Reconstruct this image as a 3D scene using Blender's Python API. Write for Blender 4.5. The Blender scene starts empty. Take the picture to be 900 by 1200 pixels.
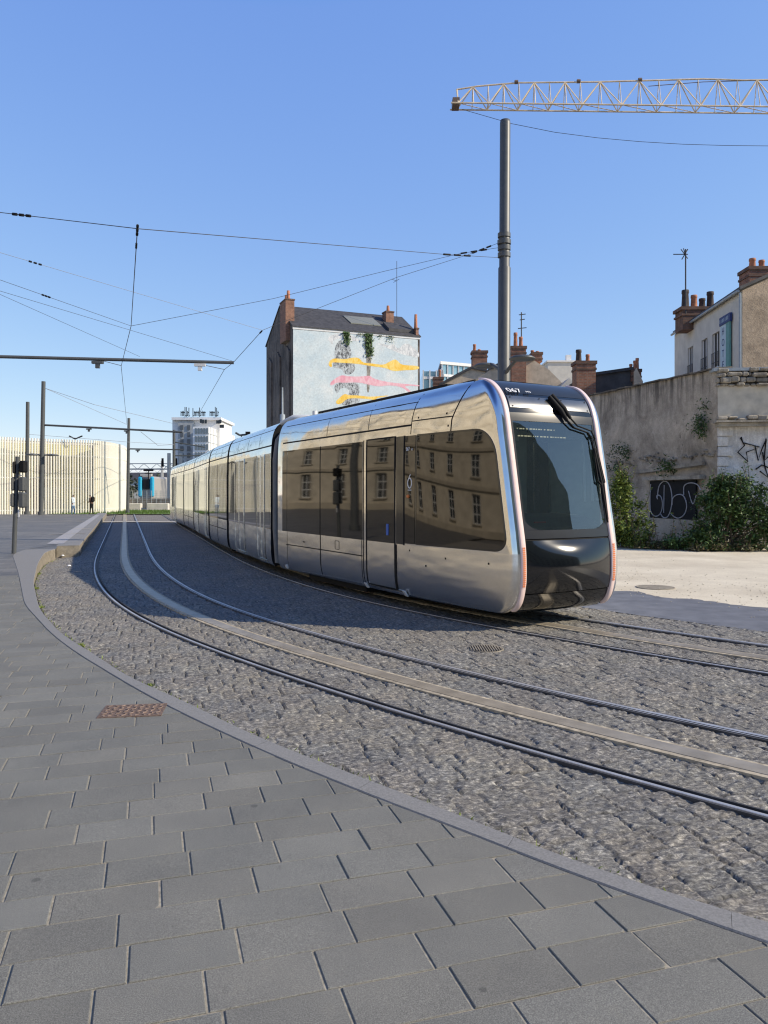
import bpy, bmesh, math, random
import numpy as np
from mathutils import Vector, Matrix, noise as mnoise
from mathutils.geometry import delaunay_2d_cdt
R = math.radians
rng = np.random.default_rng(7)
random.seed(7)
C = bpy.context.scene.collection
sc = bpy.context.scene

# ------------------------------------------------------------------ camera
EYE = 1.8
cam = bpy.data.cameras.new('camera'); camo = bpy.data.objects.new('camera', cam); C.objects.link(camo)
camo.location = (0, 0, EYE); camo.rotation_euler = (R(90), 0, 0)
cam.sensor_fit = 'VERTICAL'; cam.sensor_height = 36; cam.lens = 36 * 900 / 1200
cam.shift_y = -23 / 1200
cam.clip_start = 0.1; cam.clip_end = 6000
sc.camera = camo
# ------------------------------------------------------------------ light
SUN_EL, SX, SY = R(33), 0.98, -0.2
w = bpy.data.worlds.new('World'); sc.world = w; w.use_nodes = True
nt = w.node_tree; bg = nt.nodes['Background']
sky = nt.nodes.new('ShaderNodeTexSky'); sky.sky_type = 'NISHITA'; sky.sun_disc = False
sky.sun_elevation = SUN_EL; sky.sun_rotation = math.atan2(SX, SY)
sky.altitude = 50; sky.air_density = 1.0; sky.dust_density = 0.0; sky.ozone_density = 4.0
# colour response of the clear spring sky: per-channel power curve over the Nishita radiance
sep = nt.nodes.new('ShaderNodeSeparateColor'); com = nt.nodes.new('ShaderNodeCombineColor'); nt.links.new(sky.outputs[0], sep.inputs[0])
for ci, (gain, pw, knee) in enumerate(((1.02, .744, .088), (.955, .61, .16), (.96, .25, .31))):
    a_ = nt.nodes.new('ShaderNodeMath'); a_.operation = 'MULTIPLY'; a_.inputs[1].default_value = .115; nt.links.new(sep.outputs[ci], a_.inputs[0])
    b_ = nt.nodes.new('ShaderNodeMath'); b_.operation = 'POWER'; b_.inputs[1].default_value = pw; nt.links.new(a_.outputs[0], b_.inputs[0])
    c_ = nt.nodes.new('ShaderNodeMath'); c_.operation = 'MULTIPLY'; c_.inputs[1].default_value = gain / .12; nt.links.new(b_.outputs[0], c_.inputs[0])
    d_ = nt.nodes.new('ShaderNodeMath'); d_.operation = 'DIVIDE'; d_.inputs[1].default_value = knee; d_.use_clamp = True; nt.links.new(a_.outputs[0], d_.inputs[0])
    p_ = nt.nodes.new('ShaderNodeMath'); p_.operation = 'POWER'; p_.inputs[1].default_value = 3.5; nt.links.new(d_.outputs[0], p_.inputs[0])
    e_ = nt.nodes.new('ShaderNodeMath'); e_.operation = 'MULTIPLY'; nt.links.new(c_.outputs[0], e_.inputs[0]); nt.links.new(p_.outputs[0], e_.inputs[1])
    nt.links.new(e_.outputs[0], com.inputs[ci])
nt.links.new(com.outputs[0], bg.inputs[0]); bg.inputs[1].default_value = 0.12
sl = bpy.data.lights.new('sun', 'SUN'); slo = bpy.data.objects.new('sun', sl); C.objects.link(slo)
sl.energy = 5.0; sl.angle = R(0.55); sl.color = (1.0, 0.88, 0.70)
sv = Vector((SX * math.cos(SUN_EL), SY * math.cos(SUN_EL), math.sin(SUN_EL))).normalized()
slo.rotation_euler = sv.to_track_quat('Z', 'Y').to_euler(); slo.location = (30, -10, 30)
sc.view_settings.view_transform = 'Standard'; sc.view_settings.look = 'None'
sc.view_settings.exposure = 0.12; sc.view_settings.gamma = 1
sc.cycles.max_bounces = 6; sc.cycles.transparent_max_bounces = 12
sc.cycles.use_denoising = True
sc.cycles.filter_width = 1.2
sc.cycles.sample_clamp_indirect = 4.0

# ------------------------------------------------------------------ helpers
def P(px, py, Y):
    return Vector(((px - 450) / 900 * Y, Y, EYE - (py - 577) / 900 * Y))
def G(px, py, z=0.0):
    Y = (EYE - z) * 900 / (py - 577)
    return ((px - 450) / 900 * Y, Y)

def tag(o, label=None, cat=None, group=None, kind=None):
    if label: o['label'] = label
    if cat: o['category'] = cat
    if group: o['group'] = group
    if kind: o['kind'] = kind
    return o
def empty(name, loc, label=None, cat=None, group=None):
    o = bpy.data.objects.new(name, None); C.objects.link(o); o.location = loc
    o.empty_display_size = 0.3
    return tag(o, label, cat, group)
WLOC = {}
def wloc(p):
    v = Vector((0, 0, 0))
    while p is not None:
        v += p.location; p = p.parent
    return v

class MB:
    def __init__(s): s.v = []; s.f = []; s.m = []; s.sm = []
    def add(s, vs, fs, mi=0, smooth=False):
        b = len(s.v); s.v += [tuple(x) for x in vs]
        s.f += [tuple(b + i for i in f) for f in fs]
        s.m += [mi] * len(fs); s.sm += [smooth] * len(fs); return s
    def box(s, c, size, rz=0, mi=0, bev=0.0):
        hx, hy, hz = size[0] / 2, size[1] / 2, size[2] / 2
        cr, sr = math.cos(rz), math.sin(rz)
        def T(x, y, z): return (c[0] + x * cr - y * sr, c[1] + x * sr + y * cr, c[2] + z)
        if bev <= 0:
            vs = [T(x, y, z) for z in (-hz, hz) for x, y in ((-hx, -hy), (hx, -hy), (hx, hy), (-hx, hy))]
            s.add(vs, [(3, 2, 1, 0), (4, 5, 6, 7), (0, 1, 5, 4), (1, 2, 6, 5), (2, 3, 7, 6), (3, 0, 4, 7)], mi)
        else:
            b = min(bev, hx * .9, hy * .9, hz * .9); rings = []
            for z, ins in ((-hz, b), (-hz + b, 0), (hz - b, 0), (hz, b)):
                X, Y = hx - ins, hy - ins
                q = b if ins == 0 else b * .4
                rings.append([T(x, y, z) for x, y in ((-X + q, -Y), (X - q, -Y), (X, -Y + q), (X, Y - q), (X - q, Y), (-X + q, Y), (-X, Y - q), (-X, -Y + q))])
            vs = sum(rings, []); fs = [tuple(range(7, -1, -1)), tuple(range(24, 32))]
            for k in range(3):
                for i in range(8):
                    j = (i + 1) % 8; fs.append((k * 8 + i, k * 8 + j, (k + 1) * 8 + j, (k + 1) * 8 + i))
            s.add(vs, fs, mi)
        return s
    def tube(s, a, b, r0, r1=None, n=10, mi=0, caps=True):
        return s.path([a, b], [r0, r0 if r1 is None else r1], n, mi, caps)
    def path(s, pts, rad, n=8, mi=0, caps=True):
        pts = [Vector(p) for p in pts]
        if not hasattr(rad, '__len__'): rad = [rad] * len(pts)
        vs = []; up = None
        for i, p in enumerate(pts):
            t = (pts[min(i + 1, len(pts) - 1)] - pts[max(i - 1, 0)]).normalized()
            if up is None: up = Vector((0, 0, 1)) if abs(t.z) < .9 else Vector((1, 0, 0))
            x = t.cross(up).normalized(); y = x.cross(t).normalized(); up = y
            for k in range(n):
                a = 2 * math.pi * k / n
                vs.append(p + (x * math.cos(a) + y * math.sin(a)) * rad[i])
        fs = []
        for i in range(len(pts) - 1):
            for k in range(n):
                k2 = (k + 1) % n; fs.append((i * n + k, i * n + k2, (i + 1) * n + k2, (i + 1) * n + k))
        s.add(vs, fs, mi, n >= 6)
        if caps:
            m = (len(pts) - 1) * n
            s.add(vs[:n], [tuple(range(n - 1, -1, -1))], mi); s.add(vs[m:], [tuple(range(n))], mi)
        return s
    def lathe(s, c, prof, n=16, mi=0, smooth=True):
        vs = []; fs = []
        for r, z in prof:
            for k in range(n):
                a = 2 * math.pi * k / n; vs.append((c[0] + r * math.cos(a), c[1] + r * math.sin(a), c[2] + z))
        for i in range(len(prof) - 1):
            for k in range(n):
                k2 = (k + 1) % n; fs.append((i * n + k, i * n + k2, (i + 1) * n + k2, (i + 1) * n + k))
        s.add(vs, fs, mi, smooth)
        s.add(vs[:n], [tuple(range(n - 1, -1, -1))], mi); s.add(vs[-n:], [tuple(range(n))], mi)
        return s
    def grid(s, rows, mi=0, smooth=True, flip=False):
        m = len(rows[0]); vs = sum([list(r) for r in rows], []); fs = []
        for i in range(len(rows) - 1):
            for j in range(m - 1):
                f = (i * m + j, i * m + j + 1, (i + 1) * m + j + 1, (i + 1) * m + j)
                fs.append(f[::-1] if flip else f)
        return s.add(vs, fs, mi, smooth)
    def prism(s, poly, off, mi=0):
        """poly: 3D points (planar); off: vector"""
        poly = [Vector(p) for p in poly]; off = Vector(off); n = len(poly)
        vs = poly + [p + off for p in poly]
        fs = [tuple(range(n - 1, -1, -1)), tuple(range(n, 2 * n))]
        for i in range(n):
            j = (i + 1) % n; fs.append((i, j, n + j, n + i))
        return s.add(vs, fs, mi)
    def build(s, name, mats, parent=None, loc=None, recalc=True):
        if not isinstance(mats, (list, tuple)): mats = [mats]
        o_loc = Vector(loc) if loc is not None else Vector((0, 0, 0))
        base = (wloc(parent) if parent is not None else Vector((0, 0, 0))) + o_loc
        me = bpy.data.meshes.new(name)
        me.from_pydata([(x - base.x, y - base.y, z - base.z) for x, y, z in s.v], [], s.f)
        for mt in mats: me.materials.append(mt)
        if len(mats) > 1: me.polygons.foreach_set('material_index', s.m)
        me.polygons.foreach_set('use_smooth', s.sm)
        me.update()
        if recalc and len(s.f) < 60000:
            bm = bmesh.new(); bm.from_mesh(me); bmesh.ops.recalc_face_normals(bm, faces=bm.faces); bm.to_mesh(me); bm.free()
        o = bpy.data.objects.new(name, me); C.objects.link(o); o.parent = parent; o.location = o_loc
        return o

# ------------------------------------------------------------------ materials
class NT:
    def __init__(s, name):
        s.m = bpy.data.materials.new(name); s.m.use_nodes = True; s.t = s.m.node_tree
        s.b = s.t.nodes['Principled BSDF']; s.out = s.t.nodes['Material Output']
    def n(s, typ, **kw):
        x = s.t.nodes.new('ShaderNode' + typ)
        for k, v in kw.items():
            if hasattr(x, k): setattr(x, k, v)
            else: x.inputs[k].default_value = v
        return x
    def l(s, a, b): s.t.links.new(a, b)
    def set(s, **kw):
        for k, v in kw.items(): s.b.inputs[k.replace('_', ' ')].default_value = v
    def coord(s, rz=0, loc=(0, 0, 0), scale=(1, 1, 1), obj=False):
        g = s.n('TexCoord') if obj else s.n('NewGeometry')
        mp = s.n('Mapping'); mp.inputs['Rotation'].default_value = (0, 0, rz)
        mp.inputs['Location'].default_value = loc; mp.inputs['Scale'].default_value = scale
        s.l(g.outputs['Object'] if obj else g.outputs['Position'], mp.inputs['Vector']); return mp.outputs[0]
    def noise(s, vec, scale, detail=4, rough=.55, dist=0):
        x = s.n('TexNoise'); x.inputs['Scale'].default_value = scale; x.inputs['Detail'].default_value = detail
        x.inputs['Roughness'].default_value = rough; x.inputs['Distortion'].default_value = dist
        if vec is not None: s.l(vec, x.inputs['Vector'])
        return x.outputs['Fac']
    def ramp(s, fac, stops, interp='LINEAR'):
        x = s.n('ValToRGB'); cr = x.color_ramp; cr.interpolation = interp
        while len(cr.elements) < len(stops): cr.elements.new(.5)
        for e, (p, c) in zip(cr.elements, stops):
            e.position = p; e.color = (*c, 1) if hasattr(c, '__len__') else (c, c, c, 1)
        s.l(fac, x.inputs[0]); return x.outputs[0]
    def mix(s, fac, a, b, blend='MIX'):
        x = s.n('Mix', data_type='RGBA', blend_type=blend)
        for sock, v in ((x.inputs[0], fac), (x.inputs[6], a), (x.inputs[7], b)):
            if hasattr(v, 'links'): s.l(v, sock)
            elif hasattr(v, '__len__'): sock.default_value = (*v, 1)
            else: sock.default_value = v
        return x.outputs[2]
    def math(s, op, a, b=0.0):
        x = s.n('Math', operation=op)
        for sock, v in ((x.inputs[0], a), (x.inputs[1], b)):
            if hasattr(v, 'links'): s.l(v, sock)
            else: sock.default_value = v
        return x.outputs[0]
    def bump(s, h, strength=.3, dist=.01):
        x = s.n('Bump'); x.inputs['Strength'].default_value = strength; x.inputs['Distance'].default_value = dist
        s.l(h, x.inputs['Height']); s.l(x.outputs[0], s.b.inputs['Normal']); return x
    def col(s, sock): s.l(sock, s.b.inputs['Base Color'])

def simple(name, col, rough=.6, metal=0, var=.12, scale=6, spec=.5, coat=0, bump=0, bscale=40):
    t = NT(name); t.set(Roughness=rough, Metallic=metal, Specular_IOR_Level=spec, Coat_Weight=coat)
    v = t.coord(); nz = t.noise(v, scale, 5)
    a = tuple(min(1, c * (1 - var)) for c in col); b = tuple(min(1, c * (1 + var)) for c in col)
    t.col(t.ramp(nz, [(.3, a), (.7, b)]))
    if bump: t.bump(t.noise(v, bscale, 4), bump, .01)
    return t.m

PHI = R(17.0)
M = {}
# slabs: charcoal granite
t = NT('granite_slab'); t.set(Roughness=.7, Specular_IOR_Level=.25)
at = t.n('Attribute', attribute_name='tone')
v = t.coord()
sp = t.noise(v, 200, 4, .9); sp2 = t.noise(v, 75, 4, .65); bl = t.noise(v, 1.7, 5, .6); bl2 = t.noise(v, 7, 4, .65)
c = t.ramp(sp, [(.38, (.065, .065, .064)), (.5, (.155, .154, .15)), (.62, (.33, .325, .315))])
c = t.mix(.35, c, t.ramp(sp2, [(.3, .13), (.7, .21)]))
c = t.mix(1, c, t.ramp(bl, [(.25, (.84, .84, .85)), (.75, (1.12, 1.11, 1.09))]), 'MULTIPLY')
c = t.mix(t.math('MULTIPLY', t.ramp(bl2, [(.58, 0.), (.8, 1.)]), .22), c, (.25, .235, .2))
c = t.mix(1, c, at.outputs['Color'], 'MULTIPLY')
st = t.ramp(t.noise(v, 2.6, 6, .7, 1.2), [(.66, 0.), (.72, 1.)])
c = t.mix(t.math('MULTIPLY', st, .4), c, (.06, .057, .052))
wh = t.ramp(t.noise(v, 4.3, 7, .8, .8), [(.70, 0.), (.76, 1.)]); c = t.mix(t.math('MULTIPLY', wh, .45), c, (.34, .32, .28))
gum = t.n('TexVoronoi'); gum.inputs['Scale'].default_value = 2.1; t.l(v, gum.inputs['Vector']); c = t.mix(t.math('MULTIPLY', t.ramp(gum.outputs['Distance'], [(.035, 1.), (.05, 0.)]), .5), c, (.05, .05, .048))
t.col(c); t.bump(t.math('ADD', sp, sp2), .25, .002); M['slab'] = t.m
# far paving: same stone drawn as courses
t = NT('granite_paving'); t.set(Roughness=.6)
v = t.coord(rz=-PHI)
br = t.n('TexBrick'); t.l(v, br.inputs['Vector'])
br.inputs['Color1'].default_value = (.115, .112, .104, 1); br.inputs['Color2'].default_value = (.17, .165, .15, 1)
br.inputs['Mortar'].default_value = (.2, .185, .155, 1); br.inputs['Scale'].default_value = 1
br.inputs['Brick Width'].default_value = .42; br.inputs['Row Height'].default_value = .25; br.inputs['Mortar Size'].default_value = .007
v2 = t.coord(); c = t.mix(1, br.outputs['Color'], t.ramp(t.noise(v2, .5, 6, .65), [(.3, (.8, .82, .85)), (.7, (1.2, 1.18, 1.15))]), 'MULTIPLY')
c = t.mix(1, c, t.ramp(t.noise(v2, 120, 3), [(.3, .8), (.7, 1.2)]), 'MULTIPLY')
t.col(c); M['paving'] = t.m
# setts
def sett_material(name, warm):
    t = NT(name); t.set(Roughness=.8, Specular_IOR_Level=.35)
    at = t.n('Attribute', attribute_name='tone'); v = t.coord()
    a = t.noise(t.coord(rz=-PHI, scale=(.7, 1.3, 1)), 34, 7, .72, .7); b = t.noise(v, 150, 3, .7); d = t.noise(v, 1.1, 5, .6)
    c = t.ramp(a, [(.33, (.06, .059, .056)), (.46, (.145, .14, .13)), (.56, (.25, .24, .215)), (.66, (.52, .495, .43))])
    c = t.mix(1, c, t.ramp(b, [(.3, .7), (.7, 1.25)]), 'MULTIPLY')
    c = t.mix(1, c, t.ramp(d, [(.3, (.85, .86, .9)), (.7, (1.1, 1.07, 1.0))]), 'MULTIPLY')
    c = t.mix(1, c, at.outputs['Color'], 'MULTIPLY')
    t.col(c); t.bump(t.math('ADD', a, t.math('MULTIPLY', b, .4)), .8, .012); return t.m
M['sett'] = sett_material('split_setts', 0)
M['kerb'] = simple('kerb_granite', (.225, .22, .208), .7, var=.22, scale=90, bump=.2, bscale=200)
M['kerb_side'] = simple('kerb_concrete', (.25, .22, .17), .85, var=.3, scale=9, bump=.3)
M['soil'] = simple('joint_dirt', (.12, .105, .085), .95, var=.5, scale=30)
M['mortar'] = simple('pale_mortar', (.30, .27, .21), .95, var=.35, scale=45)
M['smoothpave'] = simple('grey_smooth_paving', (.15, .155, .17), .6, var=.25, scale=3, bump=.15)
t = NT('sandy_gravel'); t.set(Roughness=.95); v = t.coord()
c = t.ramp(t.noise(v, .6, 6, .6), [(.3, (.54, .475, .36)), (.7, (.76, .69, .54))])
c = t.mix(1, c, t.ramp(t.noise(v, 60, 4, .7), [(.25, .7), (.7, 1.15)]), 'MULTIPLY'); t.col(c); t.bump(t.noise(v, 60, 4), .5, .01); M['gravel'] = t.m
M['grass'] = simple('grass', (.10, .17, .03), .9, var=.5, scale=3)
M['farground'] = simple('far_ground', (.17, .16, .14), .95, var=.3, scale=.05)
t = NT('rail_steel'); t.set(Metallic=.7, Roughness=.5); v = t.coord()
t.col(t.ramp(t.noise(v, 3, 5), [(.3, (.5, .49, .47)), (.7, (.68, .66, .63))])); M['rail'] = t.m
M['raildark'] = simple('rail_groove', (.018, .018, .02), .6, var=.3)
M['railedge'] = simple('rail_sealant', (.055, .055, .058), .7, var=.4)
t = NT('power_rail'); t.set(Metallic=.3, Roughness=.42, Specular_IOR_Level=.35); v = t.coord()
t.col(t.ramp(t.noise(v, 4, 5), [(.3, (.27, .235, .18)), (.7, (.42, .37, .29))])); M['aps'] = t.m
M['apsedge'] = simple('power_rail_edge', (.40, .345, .25), .8, var=.45, scale=14)
t = NT('polished_steel_skin'); t.set(Metallic=1, Roughness=.13); v = t.coord(scale=(1, 1, 2.2))
t.col(t.ramp(t.noise(v, 1.2, 4), [(.3, (.72, .705, .68)), (.7, (.80, .785, .76))]))
t.bump(t.noise(v, 1.1, 1.5, .4), .5, .035)
t.l(t.ramp(t.noise(t.coord(), 5, 5, .6), [(.35, .06), (.7, .15)]), t.b.inputs['Roughness']); M['steel'] = t.m
t = NT('brushed_steel_skin'); t.set(Metallic=1, Roughness=.26); v = t.coord(scale=(1, 1, 3))
t.col(t.ramp(t.noise(v, 1.5, 5), [(.3, (.74, .72, .68)), (.7, (.84, .82, .78))])); t.bump(t.noise(v, .8, 2), .45, .04); M['steel2'] = t.m
t = NT('tinted_side_glass'); t.set(Metallic=1, Roughness=.03); t.b.inputs['Base Color'].default_value = (.092, .089, .086, 1)
t.bump(t.noise(t.coord(), .8, 1), .12, .02); M['tint'] = t.m
M['black'] = simple('gloss_black', (.004, .0042, .005), .1, var=.2, spec=.9)
M['visor'] = simple('visor_black', (.018, .021, .027), .28, var=.1, spec=.4)
M['mattblack'] = simple('matt_black', (.010, .010, .011), .7, spec=.2, var=.2)
M['rubber'] = simple('grey_bellows', (.10, .10, .10), .75, var=.15)
M['bellows'] = simple('pale_bellows', (.2, .195, .185), .7, var=.15)
M['led'] = simple('blush_light_strip', (.82, .63, .58), .3, var=.05, coat=.4)
M['orange'] = simple('orange_lens', (.8, .22, .05), .3, var=.1)
M['white'] = simple('white_letters', (.8, .8, .8), .5, var=.02)
M['silverpanel'] = simple('satin_dark_panel', (.22, .22, .22), .22, metal=.9, var=.1)
M['cabwall'] = simple('cab_partition', (.85, .9, .76), .7, var=.1)
M['cabdark'] = simple('cab_dark', (.05, .065, .065), .6, var=.2)
M['cabpale'] = simple('cab_pale_trim', (.8, .85, .8), .5, var=.1)
t = NT('windscreen_glass')
gl = t.n('BsdfGlossy'); gl.inputs['Roughness'].default_value = .02; tr = t.n('BsdfTransparent'); tr.inputs[0].default_value = (.80, .90, .88, 1)
lw = t.n('Fresnel'); lw.inputs[0].default_value = 2.75; ms = t.n('MixShader'); t.l(lw.outputs[0], ms.inputs[0]); t.l(tr.outputs[0], ms.inputs[1]); t.l(gl.outputs[0], ms.inputs[2]); t.l(ms.outputs[0], t.out.inputs[0]); M['screen'] = t.m
M['pole'] = simple('painted_grey_pole', (.085, .09, .09), .45, var=.12, scale=4)
M['wire'] = simple('wire', (.05, .05, .055), .6)
M['wirepale'] = simple('pale_wire', (.3, .32, .36), .5)
M['crane'] = simple('faded_orange_crane_paint', (.68, .54, .36), .6, var=.25, scale=1)
M['slate'] = simple('slate_roof', (.055, .054, .056), .7, var=.35, scale=2.2)
M['zinc'] = simple('zinc_edge', (.32, .36, .38), .5, var=.15)
M['terracotta'] = simple('terracotta_pot', (.42, .17, .09), .8, var=.25)
M['sootpot'] = simple('sooty_pot', (.06, .045, .04), .85, var=.3)
M['cream'] = simple('cream_render', (.62, .59, .52), .9, var=.1, scale=2)
M['beige'] = simple('beige_render', (.55, .45, .33), .9, var=.2, scale=3)
M['whitewall'] = simple('white_facade', (.82, .81, .78), .8, var=.05)
M['greywin'] = simple('window_dark', (.02, .025, .03), .15, var=.3, scale=.8)
M['shade'] = simple('shade_painted_lattice', (.42, .43, .42), .8, var=.25, scale=.7)  # grey carries the shade of the white tower's bay in its base colour
M['blueglass'] = simple('pale_blue_glass', (.35, .5, .55), .12, metal=.6, var=.1)
M['leaf'] = simple('leaf', (.065, .115, .022), .6, var=.55, scale=5)
M['leafpale'] = simple('leaf_pale', (.17, .22, .04), .6, var=.5, scale=5)
M['leafdark'] = simple('leaf_dark', (.055, .105, .03), .6, var=.5, scale=5)
M['dryplant'] = simple('dry_plant', (.14, .12, .06), .8, var=.4, scale=6)
M['stem'] = simple('stem', (.1, .075, .045), .9, var=.2)
M['rust'] = simple('rusty_iron', (.17, .115, .085), .75, metal=.2, var=.45, scale=40)
M['rustrib'] = simple('rusty_iron_rib', (.26, .19, .15), .7, metal=.2, var=.45, scale=40)
M['turq'] = simple('turquoise_panel', (.02, .42, .65), .5, var=.1)
M['signgreen'] = simple('green_sign_band', (.12, .3, .28), .6, var=.1)
M['signpale'] = simple('pale_sign_board', (.5, .62, .68), .6, var=.05)
M['navy'] = simple('navy_paint', (.02, .04, .16), .6, var=.1)
M['windowwhite'] = simple('window_frame_white', (.7, .7, .68), .6, var=.05)
M['fin'] = simple('cream_metal_fin', (.82, .79, .69), .6, var=.05, scale=.5)
M['skin'] = simple('skin', (.45, .28, .2), .6, var=.05)
M['hair'] = simple('dark_hair', (.02, .016, .013), .6)
M['jeans'] = simple('blue_jeans', (.12, .2, .32), .9, var=.1)
M['palecoat'] = simple('pale_blue_coat', (.6, .68, .72), .9, var=.05)
M['browncoat'] = simple('brown_jacket', (.1, .06, .04), .9)

def brick_mat(name, c1, c2, mortar, sc_=1.0):
    t = NT(name); t.set(Roughness=.9)
    g = t.n('NewGeometry'); sx = t.n('SeparateXYZ'); t.l(g.outputs['Position'], sx.inputs[0])
    cb = t.n('CombineXYZ'); t.l(t.math('ADD', sx.outputs[0], sx.outputs[1]), cb.inputs[0]); t.l(sx.outputs[2], cb.inputs[1])
    br = t.n('TexBrick'); t.l(cb.outputs[0], br.inputs['Vector'])
    br.inputs['Color1'].default_value = (*c1, 1); br.inputs['Color2'].default_value = (*c2, 1); br.inputs['Mortar'].default_value = (*mortar, 1)
    br.inputs['Scale'].default_value = sc_; br.inputs['Brick Width'].default_value = .22; br.inputs['Row Height'].default_value = .075; br.inputs['Mortar Size'].default_value = .012
    t.col(t.mix(1, br.outputs['Color'], t.ramp(t.noise(t.coord(), 2.5, 5, .7), [(.3, .55), (.7, 1.25)]), 'MULTIPLY'))
    return t.m
M['brick'] = brick_mat('old_red_brick', (.26, .1, .06), (.34, .15, .09), (.26, .2, .15))
M['sootbrick'] = brick_mat('sooty_brick', (.14, .075, .05), (.22, .11, .075), (.13, .1, .08))
# weathered wall
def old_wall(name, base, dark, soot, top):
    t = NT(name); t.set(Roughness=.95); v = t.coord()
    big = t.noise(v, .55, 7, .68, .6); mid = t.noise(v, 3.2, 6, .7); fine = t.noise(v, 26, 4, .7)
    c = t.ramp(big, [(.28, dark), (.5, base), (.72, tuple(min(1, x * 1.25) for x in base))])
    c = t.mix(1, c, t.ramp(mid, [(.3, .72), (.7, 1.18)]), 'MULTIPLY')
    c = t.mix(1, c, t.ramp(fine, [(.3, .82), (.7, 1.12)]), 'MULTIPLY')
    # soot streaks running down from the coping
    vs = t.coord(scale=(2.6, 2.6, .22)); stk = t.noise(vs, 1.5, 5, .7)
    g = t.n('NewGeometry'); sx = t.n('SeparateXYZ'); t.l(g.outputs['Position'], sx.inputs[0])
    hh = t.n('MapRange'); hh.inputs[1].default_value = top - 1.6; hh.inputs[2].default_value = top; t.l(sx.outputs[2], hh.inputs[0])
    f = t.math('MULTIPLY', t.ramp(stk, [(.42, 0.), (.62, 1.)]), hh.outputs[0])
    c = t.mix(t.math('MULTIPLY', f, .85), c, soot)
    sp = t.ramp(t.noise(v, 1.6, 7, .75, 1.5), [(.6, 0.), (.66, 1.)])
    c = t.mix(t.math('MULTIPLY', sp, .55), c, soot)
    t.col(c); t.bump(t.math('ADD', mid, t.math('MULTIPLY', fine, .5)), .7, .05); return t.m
M['oldwall'] = old_wall('weathered_render', (.46, .40, .32), (.2, .17, .13), (.035, .03, .025), 5.9)
M['oldwhite'] = old_wall('peeling_whitewash', (.74, .72, .68), (.58, .55, .5), (.2, .17, .13), 4.5)
M['rubble'] = old_wall('rubble_stone', (.4, .36, .29), (.14, .12, .1), (.03, .028, .025), 5.9)
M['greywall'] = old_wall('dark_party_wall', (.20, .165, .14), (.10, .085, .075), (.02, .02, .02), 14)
M['roughcast'] = old_wall('rough_beige_gable', (.40, .31, .22), (.26, .2, .14), (.15, .12, .1), 12)

# ------------------------------------------------------------------ track geometry
TH, OFF, D = .3251, -.03, 3.62
_ds = .05; _N = 2000
_s = np.arange(_N) * _ds
_k = np.interp(_s, [0, 48, 54, 58, 62, 66, 70, 76.], [0, 0, .0113, .0200, .0429, .0260, .0289, .0369])
_k = np.convolve(np.pad(_k, 20, mode='edge'), np.ones(41) / 41, mode='valid')
_a = TH + np.cumsum(_k) * _ds
TX = OFF - 70 * math.tan(TH) + np.cumsum(np.sin(_a)) * _ds
TY = 70 - np.cumsum(np.cos(_a)) * _ds
NX, NY = np.cos(_a), np.sin(_a)
def lateral(X, Y):
    """signed distance of points from the centreline of the near track (positive to image right)"""
    X = np.asarray(X, float).ravel(); Y = np.asarray(Y, float).ravel(); out = np.empty(len(X))
    st = 4; tx, ty = TX[::st], TY[::st]
    for i in range(0, len(X), 20000):
        x, y = X[i:i + 20000], Y[i:i + 20000]
        d = (x[:, None] - tx[None]) ** 2 + (y[:, None] - ty[None]) ** 2
        j = d.argmin(1) * st
        out[i:i + 20000] = (x - TX[j]) * NX[j] + (y - TY[j]) * NY[j]
    return out
def offset_line(lat, step=6, s0=0, s1=None):
    idx = np.arange(s0, s1 or _N, step)
    return [(TX[i] + NX[i] * lat, TY[i] + NY[i] * lat) for i in idx]

def smoothline(pts, n=160, win=9):
    p = np.array(pts, float); d = np.r_[0, np.cumsum(np.hypot(*np.diff(p, axis=0).T))]
    t = np.linspace(0, d[-1], n); q = np.stack([np.interp(t, d, p[:, 0]), np.interp(t, d, p[:, 1])], 1)
    pad = win // 2; e = np.pad(q, ((pad, pad), (0, 0)), mode='reflect', reflect_type='odd')
    return np.stack([np.convolve(e[:, k], np.ones(win) / win, mode='valid') for k in (0, 1)], 1)

def zp(Y):
    Y = np.asarray(Y, float); t = np.clip((Y - 12.5) / 7.5, 0, 1); u = np.clip((Y - 52) / 12, 0, 1)
    return .27 * t * t * (3 - 2 * t) * (1 - u * u * (3 - 2 * u))

kerb_out_px = [(39, 686), (47, 715), (72, 743), (117, 770.5), (155.5, 797), (190, 810), (217, 820.5), (250, 840), (350, 884), (450, 920), (550, 960), (650, 1000), (750, 1040), (900, 1081)]
kerb_in_px = [(14, 662), (22, 680), (29, 709), (60, 743), (89, 765), (130.5, 790), (167, 812), (235, 847), (300, 876), (370, 908), (450, 937), (550, 977.5), (650, 1014), (750, 1056), (875, 1097)]
ko = [G(53, 660, -.02), G(44, 672, -.02)] + [G(*p) for p in kerb_out_px]
ki = [G(30, 647, .2)] + [G(*p) for p in kerb_in_px]
def extend(l, d):
    a, b = np.array(l[-2]), np.array(l[-1]); u = (b - a) / np.linalg.norm(b - a); return l + [tuple(b + u * d)]
ko = [G(65, 656, -.02)] + ko
ko = extend(ko, 3.0); ki = extend(ki, 3.0)
KO = smoothline(ko, 220, 13); KI = smoothline(ki, 220, 13)
plat = [G(66, 651, -.02), G(93, 651, -.02), G(125, 605.6, -.02)]
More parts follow.
